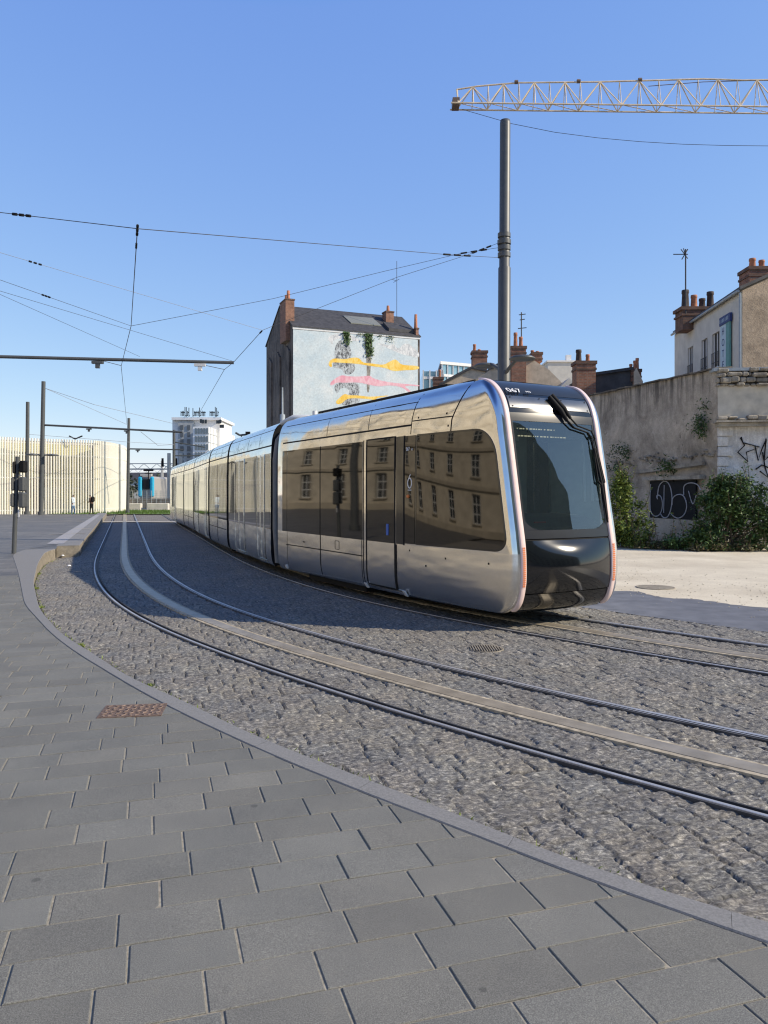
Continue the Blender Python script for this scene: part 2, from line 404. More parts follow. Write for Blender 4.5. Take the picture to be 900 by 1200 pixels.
def left_of(poly, X, Y):
    """>0 when the point lies on the plaza side of the polyline (ordered far->near)"""
    p = np.asarray(poly); X = np.asarray(X, float).ravel(); Y = np.asarray(Y, float).ravel(); out = np.empty(len(X))
    mid = (p[:-1] + p[1:]) / 2; t = np.diff(p, axis=0); t /= np.linalg.norm(t, axis=1)[:, None]; nrm = np.stack([t[:, 1], -t[:, 0]], 1)
    for i in range(0, len(X), 20000):
        x, y = X[i:i + 20000], Y[i:i + 20000]
        j = ((x[:, None] - mid[None, :, 0]) ** 2 + (y[:, None] - mid[None, :, 1]) ** 2).argmin(1)
        out[i:i + 20000] = (x - mid[j, 0]) * nrm[j, 0] + (y - mid[j, 1]) * nrm[j, 1]
    return out
EDGE = np.vstack([np.array([plat[2], plat[1], plat[0]]), KO])     # whole edge of the trackbed on the plaza side
_e = np.vstack([np.linspace(plat[2], plat[1], 120), KO])
EDGE_F = _e
sgn = 1 if left_of(KO, [-3.], [3.])[0] > 0 else -1

# value noise on arbitrary points
def vnoise(x, y, seed=0):
    xi = np.floor(x).astype(np.int64); yi = np.floor(y).astype(np.int64); fx = x - xi; fy = y - yi
    fx = fx * fx * (3 - 2 * fx); fy = fy * fy * (3 - 2 * fy)
    def h(a, b):
        n = (a * 374761393 + b * 668265263 + seed * 1442695041) & 0xffffffff
        n = ((n ^ (n >> 13)) * 1274126177) & 0xffffffff; n = n ^ (n >> 16)
        return (n & 0xffff) / 65535.0
    return (h(xi, yi) * (1 - fx) + h(xi + 1, yi) * fx) * (1 - fy) + (h(xi, yi + 1) * (1 - fx) + h(xi + 1, yi + 1) * fx) * fy
def hsh(a, b, seed=0):
    n = (a.astype(np.int64) * 374761393 + b.astype(np.int64) * 668265263 + seed * 974711) & 0xffffffff
    n = ((n ^ (n >> 13)) * 1274126177) & 0xffffffff; n = n ^ (n >> 16); return (n & 0xffff) / 65535.0

# ------------------------------------------------------------------ ground sheets
def sheet(name, pts, z, mat, kind='structure'):
    m = MB(); m.add([(x, y, z if not callable(z) else float(z(y))) for x, y in pts], [tuple(range(len(pts)))])
    o = m.build(name, mat); o['kind'] = kind; return o
gr = MB(); gr.add([(-3000, -300, -.12), (3000, -300, -.12), (3000, 5000, -.12), (-3000, 5000, -.12)], [(0, 1, 2, 3)])
gr.build('ground', M['farground'])['kind'] = 'structure'

def strip_between(name, L0, L1, z, mat):
    m = MB(); n = min(len(L0), len(L1))
    m.grid([[(L0[i][0], L0[i][1], z), (L1[i][0], L1[i][1], z)] for i in range(n)], smooth=False); o = m.build(name, mat); o['kind'] = 'structure'; return o
LAT_R = 3.62 + 1.75; LAT_G = LAT_R + 2.35
strip_between('smooth_pavement', offset_line(LAT_R - .03, 12), offset_line(LAT_G, 12), -.022, M['smoothpave'])
# gravel lot
gv = offset_line(LAT_G - .02, 12, 500, 1720)
m = MB(); m.grid([[(a[0], a[1], -.026 + .0), (a[0] + 14, a[1] + 6, -.026), (a[0] + 45, a[1] + 19, -.026)] for a in gv], smooth=False); m.build('gravel_lot', M['gravel'])['kind'] = 'structure'
m = MB(); r_ = random.Random(17)                     # ragged sandy fringe and loose stones
for a in gv[:]:
    pass
fr_ = [(TX[i] + NX[i] * LAT_G, TY[i] + NY[i] * LAT_G) for i in range(900, 1720, 2)]
inner = [(x - r_.random() * .0, y) for x, y in fr_]
rows = []
for k, (x, y) in enumerate(fr_):
    j = mnoise.noise(Vector((k * .12, 0, 0))) * .35 + mnoise.noise(Vector((k * .5, 3, 0))) * .15 - .05
    i = 900 + 2 * k; rows.append([(x - NX[i] * max(0, .25 + j), y - NY[i] * max(0, .25 + j), -.0205), (x + NX[i] * .4, y + NY[i] * .4, -.0205)])
m.grid(rows, smooth=False); m.build('gravel_fringe', M['gravel'])['kind'] = 'structure'
m = MB()
for _ in range(2600):
    k = r_.randrange(len(fr_)); i = 900 + 2 * k; l_ = abs(r_.gauss(0, 2.5)) - .5; x, y = fr_[k][0] + NX[i] * l_ + r_.gauss(0, .5), fr_[k][1] + NY[i] * l_ + r_.gauss(0, .5); q = r_.uniform(.006, .02)
    m.box((x, y, -.02 + q * .15), (q, q * 1.4, q * .6), r_.uniform(0, 3), bev=q * .25)
o_ = m.build('pebbles', simple('pebble', (.5, .45, .36), .9, var=.4, scale=20), recalc=False); o_['kind'] = 'stuff'; tag(o_, 'loose pebbles scattered over the sandy lot edge', 'pebbles')

# cobbled trackbed as real split setts
def setts():
    cp, sp_ = math.cos(PHI), math.sin(PHI)
    # v axis grows away from the camera
    vs = [0.2]
    while vs[-1] < 30:
        d = vs[-1]; vs.append(d + np.clip(.0036 * d - .002, .0105, .06))
    us = np.arange(-13.0, 13.0, .0125)
    V, U = np.meshgrid(np.array(vs), us, indexing='ij')
    X = U * cp - V * sp_; Y = U * sp_ + V * cp
    # keep only a view wedge with a generous margin
    keepv = (np.abs(X) < .56 * Y + 1.6) & (Y > 1.6)
    L = np.full(X.shape, 99.); E_ = np.full(X.shape, 99.)
    L[keepv] = lateral(X[keepv], Y[keepv]); E_[keepv] = sgn * left_of(EDGE_F, X[keepv], Y[keepv])
    inside = keepv & (E_ < -.010) & (L < LAT_R + .01)
    # setts
    Rr = .238; r = np.floor(V / Rr).astype(np.int64); fv = V / Rr - r
    Lr = .262 + 0 * U; offr = (r % 2) * .5 + hsh(r, r * 0, 9) * .22
    q = U / Lr + offr; cidx = np.floor(q).astype(np.int64)
    j0 = (hsh(cidx, r, 21) - .5) * .42; j1 = (hsh(cidx + 1, r, 21) - .5) * .42
    fq = q - cidx; lo = j0; hi = 1 + j1
    left = fq < lo; right = fq > hi
    cid = cidx - left + right
    jl = (hsh(cid, r, 21) - .5) * .42; jh = (hsh(cid + 1, r, 21) - .5) * .42
    f0 = q - cid
    du0 = (f0 - jl) * Lr; du1 = (1 + jh - f0) * Lr
    wv = .012 * (vnoise(U * 9, V * 9, 3) - .5)
    dv0 = fv * Rr + wv; dv1 = (1 - fv) * Rr - wv
    dh = np.minimum(du0, du1) + .003 * (vnoise(U * 22, V * 22, 4) - .5); dv = np.minimum(dv0, dv1)
    t1 = hsh(cid, r, 31); t2 = hsh(cid, r, 32); t3 = hsh(cid, r, 33)
    z = (t1 - .5) * .006 + (t2 - .5) * .03 * (f0 - .5) * Lr + (t3 - .5) * .03 * (fv - .5) * Rr
    o = cid * 3.7
    n1 = vnoise(U * 11 + o, V * 19 + r, 11) - .5; n2 = vnoise(U * 22 + o, V * 40, 12) - .5; n3 = vnoise(U * 48, V * 75, 13) - .5
    rdg = np.abs(vnoise(U * 17 + o, V * 27 + r, 14) - .5)
    chip = np.clip(vnoise(U * 13 + o, V * 24 + 3 * r, 17) - .62, 0, 1)
    n4 = vnoise(U * 33 + o, V * 55, 18) - .5
    z += n1 * .008 + n2 * .012 + n4 * .010 + n3 * .007 - rdg * .006 - chip * .035
    gapy = (hsh(cid + (fq - 0 > .5), r, 41) > .18)
    z -= .022 * np.clip(1.5 - dh / .0055, 0, 1) * np.where(gapy, 1, .15) + .009 * np.clip(1 - dv / .007, 0, 1)
    z -= .0015 * np.clip(1 - np.minimum(dh, dv) / .02, 0, 1)
    Z = -.022 + z
    cut = (np.abs(np.abs(L) - .7175) < .046) | (np.abs(L) < .10) | (np.abs(np.abs(L - D) - .7175) < .046) | (np.abs(L - D) < .10)
    Z = np.minimum(Z, -.0125 + .0)
    tone = .98 + .2 * hsh(cid, r, 51) ; joint = np.clip(1 - np.minimum(dh, dv * 1.2) / .008, 0, 1)
    tone = tone * (1 - .45 * joint)
    warm = (hsh(cid, r, 52) - .5) * .05
    nv, nu = X.shape
    ok = inside & ~cut
    fk = ok[:-1, :-1] & ok[1:, :-1] & ok[:-1, 1:] & ok[1:, 1:]
    idx = np.arange(nv * nu).reshape(nv, nu)
    quads = np.stack([idx[:-1, :-1][fk], idx[:-1, 1:][fk], idx[1:, 1:][fk], idx[1:, :-1][fk]], 1)
    used = np.unique(quads); remap = np.full(nv * nu, -1); remap[used] = np.arange(len(used))
    quads = remap[quads]
    co = np.stack([X.ravel()[used], Y.ravel()[used], Z.ravel()[used]], 1)
    me = bpy.data.meshes.new('trackbed')
    me.vertices.add(len(co)); me.vertices.foreach_set('co', co.ravel().astype(np.float32))
    me.loops.add(quads.size); me.loops.foreach_set('vertex_index', quads.ravel().astype(np.int32))
    me.polygons.add(len(quads)); me.polygons.foreach_set('loop_start', np.arange(0, quads.size, 4).astype(np.int32))
    me.polygons.foreach_set('use_smooth', np.ones(len(quads), bool))
    me.update(calc_edges=True)
    at = me.attributes.new('tone', 'FLOAT_COLOR', 'POINT')
    tt = tone.ravel()[used]; wm = warm.ravel()[used]
    at.data.foreach_set('color', np.stack([tt * (1 + wm), tt, tt * (1 - wm), np.ones_like(tt)], 1).ravel().astype(np.float32))
    me.materials.append(M['sett'])
    o = bpy.data.objects.new('cobbled_trackbed', me); C.objects.link(o); o['kind'] = 'structure'
    print('setts', len(quads))
setts()
# bed under and beyond the setts (far part is only seen at a few pixels per sett)
t = NT('far_setts'); t.set(Roughness=.85)
v = t.coord(rz=-PHI); br = t.n('TexBrick'); t.l(v, br.inputs['Vector'])
br.inputs['Color1'].default_value = (.16, .148, .135, 1); br.inputs['Color2'].default_value = (.23, .215, .19, 1); br.inputs['Mortar'].default_value = (.10, .065, .06, 1)
br.inputs['Scale'].default_value = 1; br.inputs['Brick Width'].default_value = .27; br.inputs['Row Height'].default_value = .238; br.inputs['Mortar Size'].default_value = .01
t.col(t.mix(1, br.outputs['Color'], t.ramp(t.noise(t.coord(), 20, 5, .7), [(.3, .7), (.7, 1.3)]), 'MULTIPLY')); M['farsett'] = t.m
fb = offset_line(-30, 12)
m = MB(); LL = offset_line(LAT_R + .02, 12)
edge_near = [(x, y) for x, y in LL]
m.grid([[(a[0] - 9.0 * NX[i * 12], a[1] - 9.0 * NY[i * 12], -.062), (a[0], a[1], -.062)] for i, a in enumerate(LL)], smooth=False)
m.build('trackbed_base', M['farsett'])['kind'] = 'structure'
# far setts lie at track level beyond the modelled ones
m = MB(); fr = [i for i in range(0, 1000, 12) if TY[i] > 22]
m.grid([[(TX[i] + NX[i] * l, TY[i] + NY[i] * l, -.036) for l in (-3.6, -.78, -.66, -.15, .15, .66, .78, LAT_R)] for i in fr if TY[i] > 23], smooth=False)
m.build('trackbed_far', M['farsett'])['kind'] = 'structure'

# ------------------------------------------------------------------ slab pavement
def clip_poly(poly, p, n):
    out = []
    for i in range(len(poly)):
        a, b = poly[i], poly[(i + 1) % len(poly)]
        da, db = (a[0] - p[0]) * n[0] + (a[1] - p[1]) * n[1], (b[0] - p[0]) * n[0] + (b[1] - p[1]) * n[1]
        if da <= 0: out.append(a)
        if (da < 0 < db) or (db < 0 < da):
            t = da / (da - db); out.append((a[0] + (b[0] - a[0]) * t, a[1] + (b[1] - a[1]) * t))
    return out
def slabs():
    cp, sp_ = math.cos(PHI), math.sin(PHI); vs = []; fs = []; tone = []
    kin = KI; mid = (kin[:-1] + kin[1:]) / 2; tg = np.diff(kin, axis=0); tg /= np.linalg.norm(tg, axis=1)[:, None]
    nr = np.stack([-tg[:, 1], tg[:, 0]], 1)
    if sgn * left_of(kin, [mid[50, 0] + nr[50, 0]], [mid[50, 1] + nr[50, 1]])[0] > 0: nr = -nr   # outward normal (towards the track)
    RH, LW = .25, .42
    r_ = random.Random(4)
    for r in range(-4, 110):
        off = (r % 2) * LW * .5 + r_.uniform(-.05, .05); v0 = r * RH - .03
        u = -26.0 + off
        while u < 8:
            Lw = LW * r_.choice((1, 1, 1, 1, .92, 1.08, .8)); u0, u1 = u, u + Lw; u = u1
            uc, vc = (u0 + u1) / 2, v0 + RH / 2; X, Y = uc * cp - vc * sp_, uc * sp_ + vc * cp
            if Y < .9 or Y > 15.6 or abs(X) > .56 * Y + 1.6: continue
            # platform zone handled by the far sheet
            g = .0034 + r_.uniform(0, .0024); gb = .0024 + r_.uniform(0, .0022)
            q = [(u0 + g, v0 + gb), (u1 - g, v0 + gb), (u1 - g, v0 + RH - gb), (u0 + g, v0 + RH - gb)]
            if r_.random() < .12:   # chipped corner
                k = r_.randrange(4); a, b, c2 = q[k - 1], q[k], q[(k + 1) % 4]; d = r_.uniform(.006, .018)
                def tow(p, t_): L_ = math.dist(p, t_); return (p[0] + (t_[0] - p[0]) * d / L_, p[1] + (t_[1] - p[1]) * d / L_)
                q = q[:k] + [tow(b, a), tow(b, c2)] + q[k + 1:]
            w_ = [(a * cp - b * sp_, a * sp_ + b * cp) for a, b in q]
            j = int(((mid - np.array([X, Y])) ** 2).sum(1).argmin())
            dk = (X - mid[j, 0]) * nr[j, 0] + (Y - mid[j, 1]) * nr[j, 1]
            if dk > .25: continue
            if dk > -.35: w_ = clip_poly(w_, (mid[j, 0] - nr[j, 0] * .006, mid[j, 1] - nr[j, 1] * .006), (nr[j, 0], nr[j, 1]))
            if len(w_) < 3: continue
            cx = sum(p[0] for p in w_) / len(w_); cy = sum(p[1] for p in w_) / len(w_)
            dz = r_.uniform(-.0014, .0014); tx_, ty_ = r_.uniform(-.004, .004), r_.uniform(-.004, .004)
            if r_.random() < .06: dz -= .003; tx_ *= 2.5; ty_ *= 2.5
            def zz(x, y): return float(zp(y)) + dz + (x - cx) * tx_ + (y - cy) * ty_
            n = len(w_); b0 = len(vs)
            area = [((x - cx), (y - cy)) for x, y in w_]
            for k, (x, y) in enumerate(w_): vs.append((x, y, zz(x, y) - .03))
            for k, (x, y) in enumerate(w_): vs.append((x, y, zz(x, y) - .0028))
            for k, (x, y) in enumerate(w_):
                L_ = math.hypot(x - cx, y - cy) or 1; e = .0045 / L_; vs.append((x - (x - cx) * e, y - (y - cy) * e, zz(x, y)))
            fs.append(tuple(range(b0 + 2 * n, b0 + 3 * n)))
            for rr in (0, 1):
                for k in range(n):
                    k2 = (k + 1) % n; fs.append((b0 + rr * n + k, b0 + rr * n + k2, b0 + (rr + 1) * n + k2, b0 + (rr + 1) * n + k))
            tn = r_.uniform(.97, 1.17); wm = r_.uniform(-.012, .012)
            tone += [(tn * (1.0 + wm), tn, tn * (.91 - wm), 1)] * (3 * n)
    me = bpy.data.meshes.new('slab_pavement'); me.from_pydata(vs, [], fs); me.materials.append(M['slab'])
    at = me.attributes.new('tone', 'FLOAT_COLOR', 'POINT'); at.data.foreach_set('color', np.array(tone, np.float32).ravel()); me.update()
    o = bpy.data.objects.new('slab_pavement', me); C.objects.link(o); o['kind'] = 'structure'; print('slabs', len(tone) // 12)
slabs()
# mortar bed in the joints
m = MB(); ys = list(np.linspace(-3, 24.5, 56)); rows = []
for i in range(len(KI)):
    x, y = KI[i]; rows.append([(x + .02, y, float(zp(y)) - (.006 if y < 15 else .02)), (min(x, -9) - 22 - 0 * y, y + 0, float(zp(y)) - (.006 if y < 15 else .02))])
m.grid(rows, smooth=False)
m.add([(-34, -4, -.006), (KI[-1][0] + .02, KI[-1][1], -.006), (-31, KI[-1][1], -.006)], [(0, 1, 2)])
m.add([(-34, -4, -.0062), (12, -4, -.0062), (KI[-1][0] + .02, KI[-1][1], -.0062)], [(0, 1, 2)])
m.build('mortar_bed', M['mortar'])['kind'] = 'structure'
# far plaza (raised) left of the platform edge
rows = []
_o = np.argsort(KI[:, 1])
for y in list(np.linspace(15.3, 23, 24)) + list(np.linspace(24, 78, 28)):
    if y < plat[1][1]: xr = float(np.interp(y, KI[_o, 1], KI[_o, 0]))
    else:
        f = (y - plat[1][1]) / (plat[2][1] - plat[1][1]); xr = plat[1][0] + (plat[2][0] - plat[1][0]) * f - .3
        if y > plat[2][1]: xr = plat[2][0] - 1.0
    z = float(zp(y)) - .003
    rows.append([(-120, y, z), (xr, y, z)])
m = MB(); m.grid(rows, smooth=False); m.build('plaza', M['paving'])['kind'] = 'structure'
# small wedge between the kerb's far end and the platform
def ribbon(name, A, B, zt, mat, thick=.3, side_mat=None, bev=.008):
    m = MB(); rt = []
    n = len(A)
    for i in range(n):
        a, b = A[i], B[i]; z = float(zp(a[1])) + zt
        d = Vector((b[0] - a[0], b[1] - a[1], 0)); L_ = d.length; d.normalize()
        rt.append([(a[0], a[1], z - thick), (a[0], a[1], z - bev), (a[0] + d.x * bev, a[1] + d.y * bev, z), (b[0] - d.x * bev, b[1] - d.y * bev, z), (b[0], b[1], z - bev), (b[0], b[1], z - thick)])
    m.grid(rt, smooth=False)
    m.m = [(1 if (side_mat and (k % 5) == 0) else 0) for k in range(len(m.f))]
    return m.build(name, [mat, side_mat] if side_mat else mat)
KIm = []
for x, y in KO:
    j = ((KI - np.array([x, y])) ** 2).sum(1).argmin(); KIm.append(tuple(KI[j]))
# kerb stones split every ~1 m with fine joints
stones = []; acc = 0; cur = [0]
for i in range(1, len(KO)):
    acc += math.dist(KO[i], KO[i - 1]); cur.append(i)
    if acc > 1.0: stones.append(cur); cur = [i]; acc = 0
stones.append(cur)
km = MB()
for cur in stones:
    if len(cur) < 2: continue
    A = [np.array(KO[i]) for i in cur]; B = [np.array(KIm[i]) for i in cur]
    for L_ in (A, B):
        L_[0] = L_[0] + (L_[1] - L_[0]) * .008; L_[-1] = L_[-1] + (L_[-2] - L_[-1]) * .008
    rt = []; bev = .007
    for a, b in zip(A, B):
        z = float(zp(a[1])) + .004 + random.uniform(-.0004, .0004); z2 = float(zp(b[1])) + .004; d = (b - a) / (np.linalg.norm(b - a) + 1e-9)
        rt.append([(a[0], a[1], z - .5), (a[0], a[1], z - bev), (a[0] + d[0] * bev, a[1] + d[1] * bev, z), (b[0] - d[0] * bev, b[1] - d[1] * bev, z2), (b[0], b[1], z2 - bev), (b[0], b[1], z2 - .2)])
    b0 = len(km.f); km.grid(rt, smooth=False)
    for k in range(b0, len(km.f)): km.m[k] = 1 if (k - b0) % 5 == 0 else 0
km.build('kerb', [M['kerb'], M['kerb_side']])['kind'] = 'structure'
# platform edge (raised kerb of the tram stop)
pe = np.linspace(plat[1], plat[2], 40); u = (pe[-1] - pe[0]) / np.linalg.norm(pe[-1] - pe[0]); nn = np.array([-u[1], u[0]])
pl = MB()
rt = [[(a[0], a[1], -.1), (a[0], a[1], .262), (a[0] + nn[0] * .01, a[1] + nn[1] * .01, .274), (a[0] + nn[0] * .62, a[1] + nn[1] * .62, .274)] for a in pe]
pl.grid(rt, smooth=False)
for k in range(len(pl.f)): pl.m[k] = 1 if k % 3 == 0 else 0
a, b = Vector((*plat[1], 0)), Vector((*G(66, 651), 0))
pl.add([(a.x, a.y, -.1), (b.x, b.y, -.1), (b.x, b.y, .272), (a.x, a.y, .272)], [(0, 1, 2, 3)], 1)
pl.add([(a.x, a.y, .273), (b.x, b.y, .273), (b.x - .85, b.y + 3, .273), (a.x - 1.15, a.y + 3, .273)], [(0, 1, 2, 3)], 0)
pl.build('platform_kerb', [M['kerb'], M['kerb_side']])['kind'] = 'structure'
# wedge of paving between kerb end and plaza
m = MB(); k0 = KO[0]
m.add([(k0[0], k0[1], .262), (KIm[0][0], KIm[0][1], .262), (KIm[0][0] - .4, KIm[0][1] + 3, .262), (b.x, b.y + .1, .262)], [(0, 1, 2, 3)])
m.build('plaza_corner', M['paving'])['kind'] = 'structure'
tac = MB(); p4 = [G(55, 637.5, .274), G(74, 637.5, .274), G(117, 603.6, .274), G(112, 603.6, .274)]
tac.add([(x, y, .279) for x, y in p4], [(0, 1, 2, 3)]); tac.build('tactile_strip', simple('pale_tactile_paving', (.33, .33, .34), .8, var=.2, scale=20))['kind'] = 'structure'
ln = MB()
for (xa, ya), (xb, yb) in (((22, 611), (97, 611)), ((55, 626.5), (99, 625)), ((85, 619.5), (106, 619.8))):
    A_, B_ = G(xa, ya, .28), G(xb, yb, .28); wd = .12
    ln.add([(A_[0], A_[1], .284), (B_[0], B_[1], .284), (B_[0], B_[1] + wd * 2, .284), (A_[0], A_[1] + wd * 2, .284)], [(0, 1, 2, 3)])
ln.build('pale_paving_lines', simple('pale_stone_line', (.42, .4, .35), .8))['kind'] = 'structure'
# light crossing band over the tracks far away, and grass strip
i0 = int(np.argmin(np.abs(TY - 47)))
m = MB(); m.add([(-20.5, 46.6, -.005), (-12.5, 46.6, -.005), (-12.5, 48.0, -.005), (-20.8, 48.0, -.005)], [(0, 1, 2, 3)]); m.build('crossing_band', simple('pale_crossing', (.4, .38, .33), .9))['kind'] = 'structure'

# rails
def rail_mesh(lat, side, wide=False):
    """side=+1: groove towards positive lateral"""
    prof = [(-.088, -.05, 1), (-.088, -.0065, 1), (-.058, -.0065, 1), (-.056, -.003, 0), (-.04, -.001, 0), (-.016, -.003, 0), (-.013, -.04, 2), (.052, -.04, 2), (.054, -.006, 1), (.066, -.006, 1), (.068, -.0085, 1), (.088, -.0085, 1), (.088, -.05, 1)]
    if wide: prof = [(-.088, -.05, 1), (-.088, -.0065, 1), (-.058, -.0065, 1), (-.056, -.003, 0), (-.025, -.0005, 0), (.006, -.003, 0), (.008, -.012, 1), (.026, -.012, 1), (.028, -.004, 0), (.05, -.004, 0), (.052, -.0085, 1), (.088, -.0085, 1), (.088, -.05, 1)]
    m = MB(); rows = []
    for i in range(0, _N - 100, 5):
        rows.append([(TX[i] + NX[i] * (lat + side * u_ * .72), TY[i] + NY[i] * (lat + side * u_ * .72), z_) for u_, z_, _ in prof])
    m.grid(rows, smooth=False, flip=side < 0); np_ = len(prof) - 1
    for k in range(len(m.f)): m.m[k] = prof[(k % np_) + 1][2]
    return m
def aps_mesh(lat):
    prof = [(-.165, -.05, 1), (-.165, -.009, 1), (-.115, -.006, 1), (-.112, -.009, 2), (-.108, -.009, 2), (-.105, -.003, 0), (.0, -.005, 0), (.105, -.003, 0), (.108, -.009, 2), (.112, -.009, 2), (.115, -.006, 1), (.165, -.009, 1), (.165, -.05, 1)]
    m = MB(); rows = []
    for i in range(0, _N - 100, 5):
        rows.append([(TX[i] + NX[i] * (lat + u_ * .76), TY[i] + NY[i] * (lat + u_ * .76), z_) for u_, z_, _ in prof])
    m.grid(rows, smooth=False); np_ = len(prof) - 1
    for k in range(len(m.f)): m.m[k] = prof[(k % np_) + 1][2]
    return m
for lat, lab in ((0.0, 'empty nearer tram track curving past the kerb, two grooved rails and a pale centre strip'), (D, 'farther tram track running out from under the tram to the right edge')):
    tr_ = empty('tram_track', (TX[1300] + NX[1300] * lat, TY[1300] + NY[1300] * lat, 0), lab, 'tram track')
    rail_mesh(lat - .7175, 1).build('rail', [M['rail'], M['railedge'], M['raildark']], tr_, recalc=False)
    rail_mesh(lat + .7175, -1, True).build('rail', [M['rail'], M['railedge'], M['raildark']], tr_, recalc=False)
    aps_mesh(lat).build('power_strip', [M['aps'], M['apsedge'], M['raildark']], tr_, recalc=False)

# manhole covers
gx, gy = G(156, 833)
cv = empty('manhole_cover', (gx, gy, 0), 'rusty rectangular ribbed cover set in the grey paving slabs by the kerb', 'manhole cover')
m = MB(); m.box((gx, gy, -.002), (.50, .36, .016), R(8)); m.build('frame', M['rust'], cv)
m = MB()
for i in range(9):
    for j in range(6):
        u_, v_ = -.21 + i * .0525, -.14 + j * .056; ca, sa = math.cos(R(8)), math.sin(R(8))
        m.box((gx + u_ * ca - v_ * sa, gy + u_ * sa + v_ * ca, .008), (.038, .012, .006), R(8) + (R(45) if (i + j) % 2 else R(-45)))
m.build('tread_pattern', M['rustrib'], cv)
gx, gy = G(569, 758)
dg = empty('drain_grate', (gx, gy, -.01), 'oval slotted drain grate in the cobbles in front of the tram', 'drain grate')
m = MB(); m.lathe((gx, gy, -.02), [(.21, -.01), (.21, .003), (.195, .003), (.19, -.002)], 28); m.build('rim', M['kerb_side'], dg)
m = MB()
for k in range(-6, 7):
    h_ = math.sqrt(max(.002, .19 ** 2 - (k * .029) ** 2)); m.box((gx + k * .029, gy, -.012), (.012, 2 * h_, .01), 0)
m.build('bars', M['kerb_side'], dg)
gx, gy = G(768, 687)
m = MB(); m.lathe((gx, gy, -.02), [(.36, -.01), (.36, .006), (.34, .006), (.33, .002), (.31, .002), (.29, .005)], 28)
tag(m.build('manhole_cover', M['kerb_side'], loc=(gx, gy, -.02)), 'round flat iron cover in the pavement beside the sandy lot', 'manhole cover')

# ================================================================== TRAM
ZT = [.2, .24, .3, .4, .52, .7, .85, 1.0, 1.3, 1.7, 2.1, 2.4, 2.6, 2.68, 2.75, 2.82, 2.88, 2.96, 3.04, 3.12, 3.19, 3.25, 3.30, 3.34, 3.37, 3.39]
def sec(z):
    return float(np.interp(z, [.2, .24, .3, .4, .52, 1.0, 2.3, 2.6, 2.75, 2.88, 2.96, 3.04, 3.12, 3.19, 3.25, 3.30, 3.34, 3.37, 3.39],
                           [1.10, 1.14, 1.165, 1.185, 1.195, 1.2, 1.2, 1.195, 1.188, 1.178, 1.168, 1.152, 1.128, 1.095, 1.05, .99, .92, .83, .74]))
NP = [(.17, -.40), (.20, -.29), (.26, -.17), (.34, -.09), (.44, -.045), (.56, -.015), (.67, 0), (.89, 0), (1.05, -.01), (1.22, -.035), (1.55, -.10), (1.99, -.18), (2.44, -.265), (2.75, -.325), (2.9, -.36), (3.03, -.41), (3.13, -.47), (3.22, -.55), (3.29, -.64), (3.34, -.74), (3.375, -.87), (3.395, -1.05), (3.40, -1.3)]
def _cr(P_, k=8):
    out = []
    for i in range(len(P_) - 1):
        p0, p1, p2, p3 = [np.array(P_[j]) for j in (max(i - 1, 0), i, i + 1, min(i + 2, len(P_) - 1))]
        for q in range(k):
            t_ = q / k; out.append(tuple(.5 * ((2 * p1) + (p2 - p0) * t_ + (2 * p0 - 5 * p1 + 4 * p2 - p3) * t_ ** 2 + (-p0 + 3 * p1 - 3 * p2 + p3) * t_ ** 3)))
    return out + [tuple(P_[-1])]
NPD = np.array(_cr(NP)); 
for _ in range(6): NPD[1:-1, 1] = (NPD[:-2, 1] + 2 * NPD[1:-1, 1] + NPD[2:, 1]) / 4
def sf(z): return float(np.interp(z, NPD[:, 0], NPD[:, 1]))
WF = .845
def W(s, z, cab=True):
    b = sec(z)
    if not cab: return b
    d = sf(z) - s
    if d >= 2.3: return b
    d = max(0, d); q = min(1, d / .10); a_ = math.sqrt(max(0, 1 - (1 - q) ** 2)) * .30
    t_ = d / 2.3; g_ = t_ * (1.45 - .45 * t_ ** 2)
    e = a_ + (1 - .30) * min(1, g_)
    return WF + (b - WF) * e
class Frame:
    def __init__(s, tip, tail):
        s.tip = Vector((*tip, 0)); s.d = (Vector((*tip, 0)) - Vector((*tail, 0))); s.L = s.d.length; s.d.normalize()
        s.n = Vector((-s.d.y, s.d.x, 0))      # to the image right
    def __call__(s, ss, x, z): return s.tip + s.d * ss + s.n * x + Vector((0, 0, z))
def outline_rr(s0, s1, z0, z1, r=.03, n=5, rs=None):
    rs = rs or (r, r, r, r); out = []
    for (cx, cz, a0), rr in zip(((s1, z0, -90), (s1, z1, 0), (s0, z1, 90), (s0, z0, 180)), rs):
        ix = cx + (-rr if cx == s1 else rr); iz = cz + (rr if cz == z0 else -rr)
        for k in range(n + 1):
            a = R(a0 + 90 * k / n); out.append((ix + rr * math.cos(a), iz + rr * math.sin(a)))
    return out
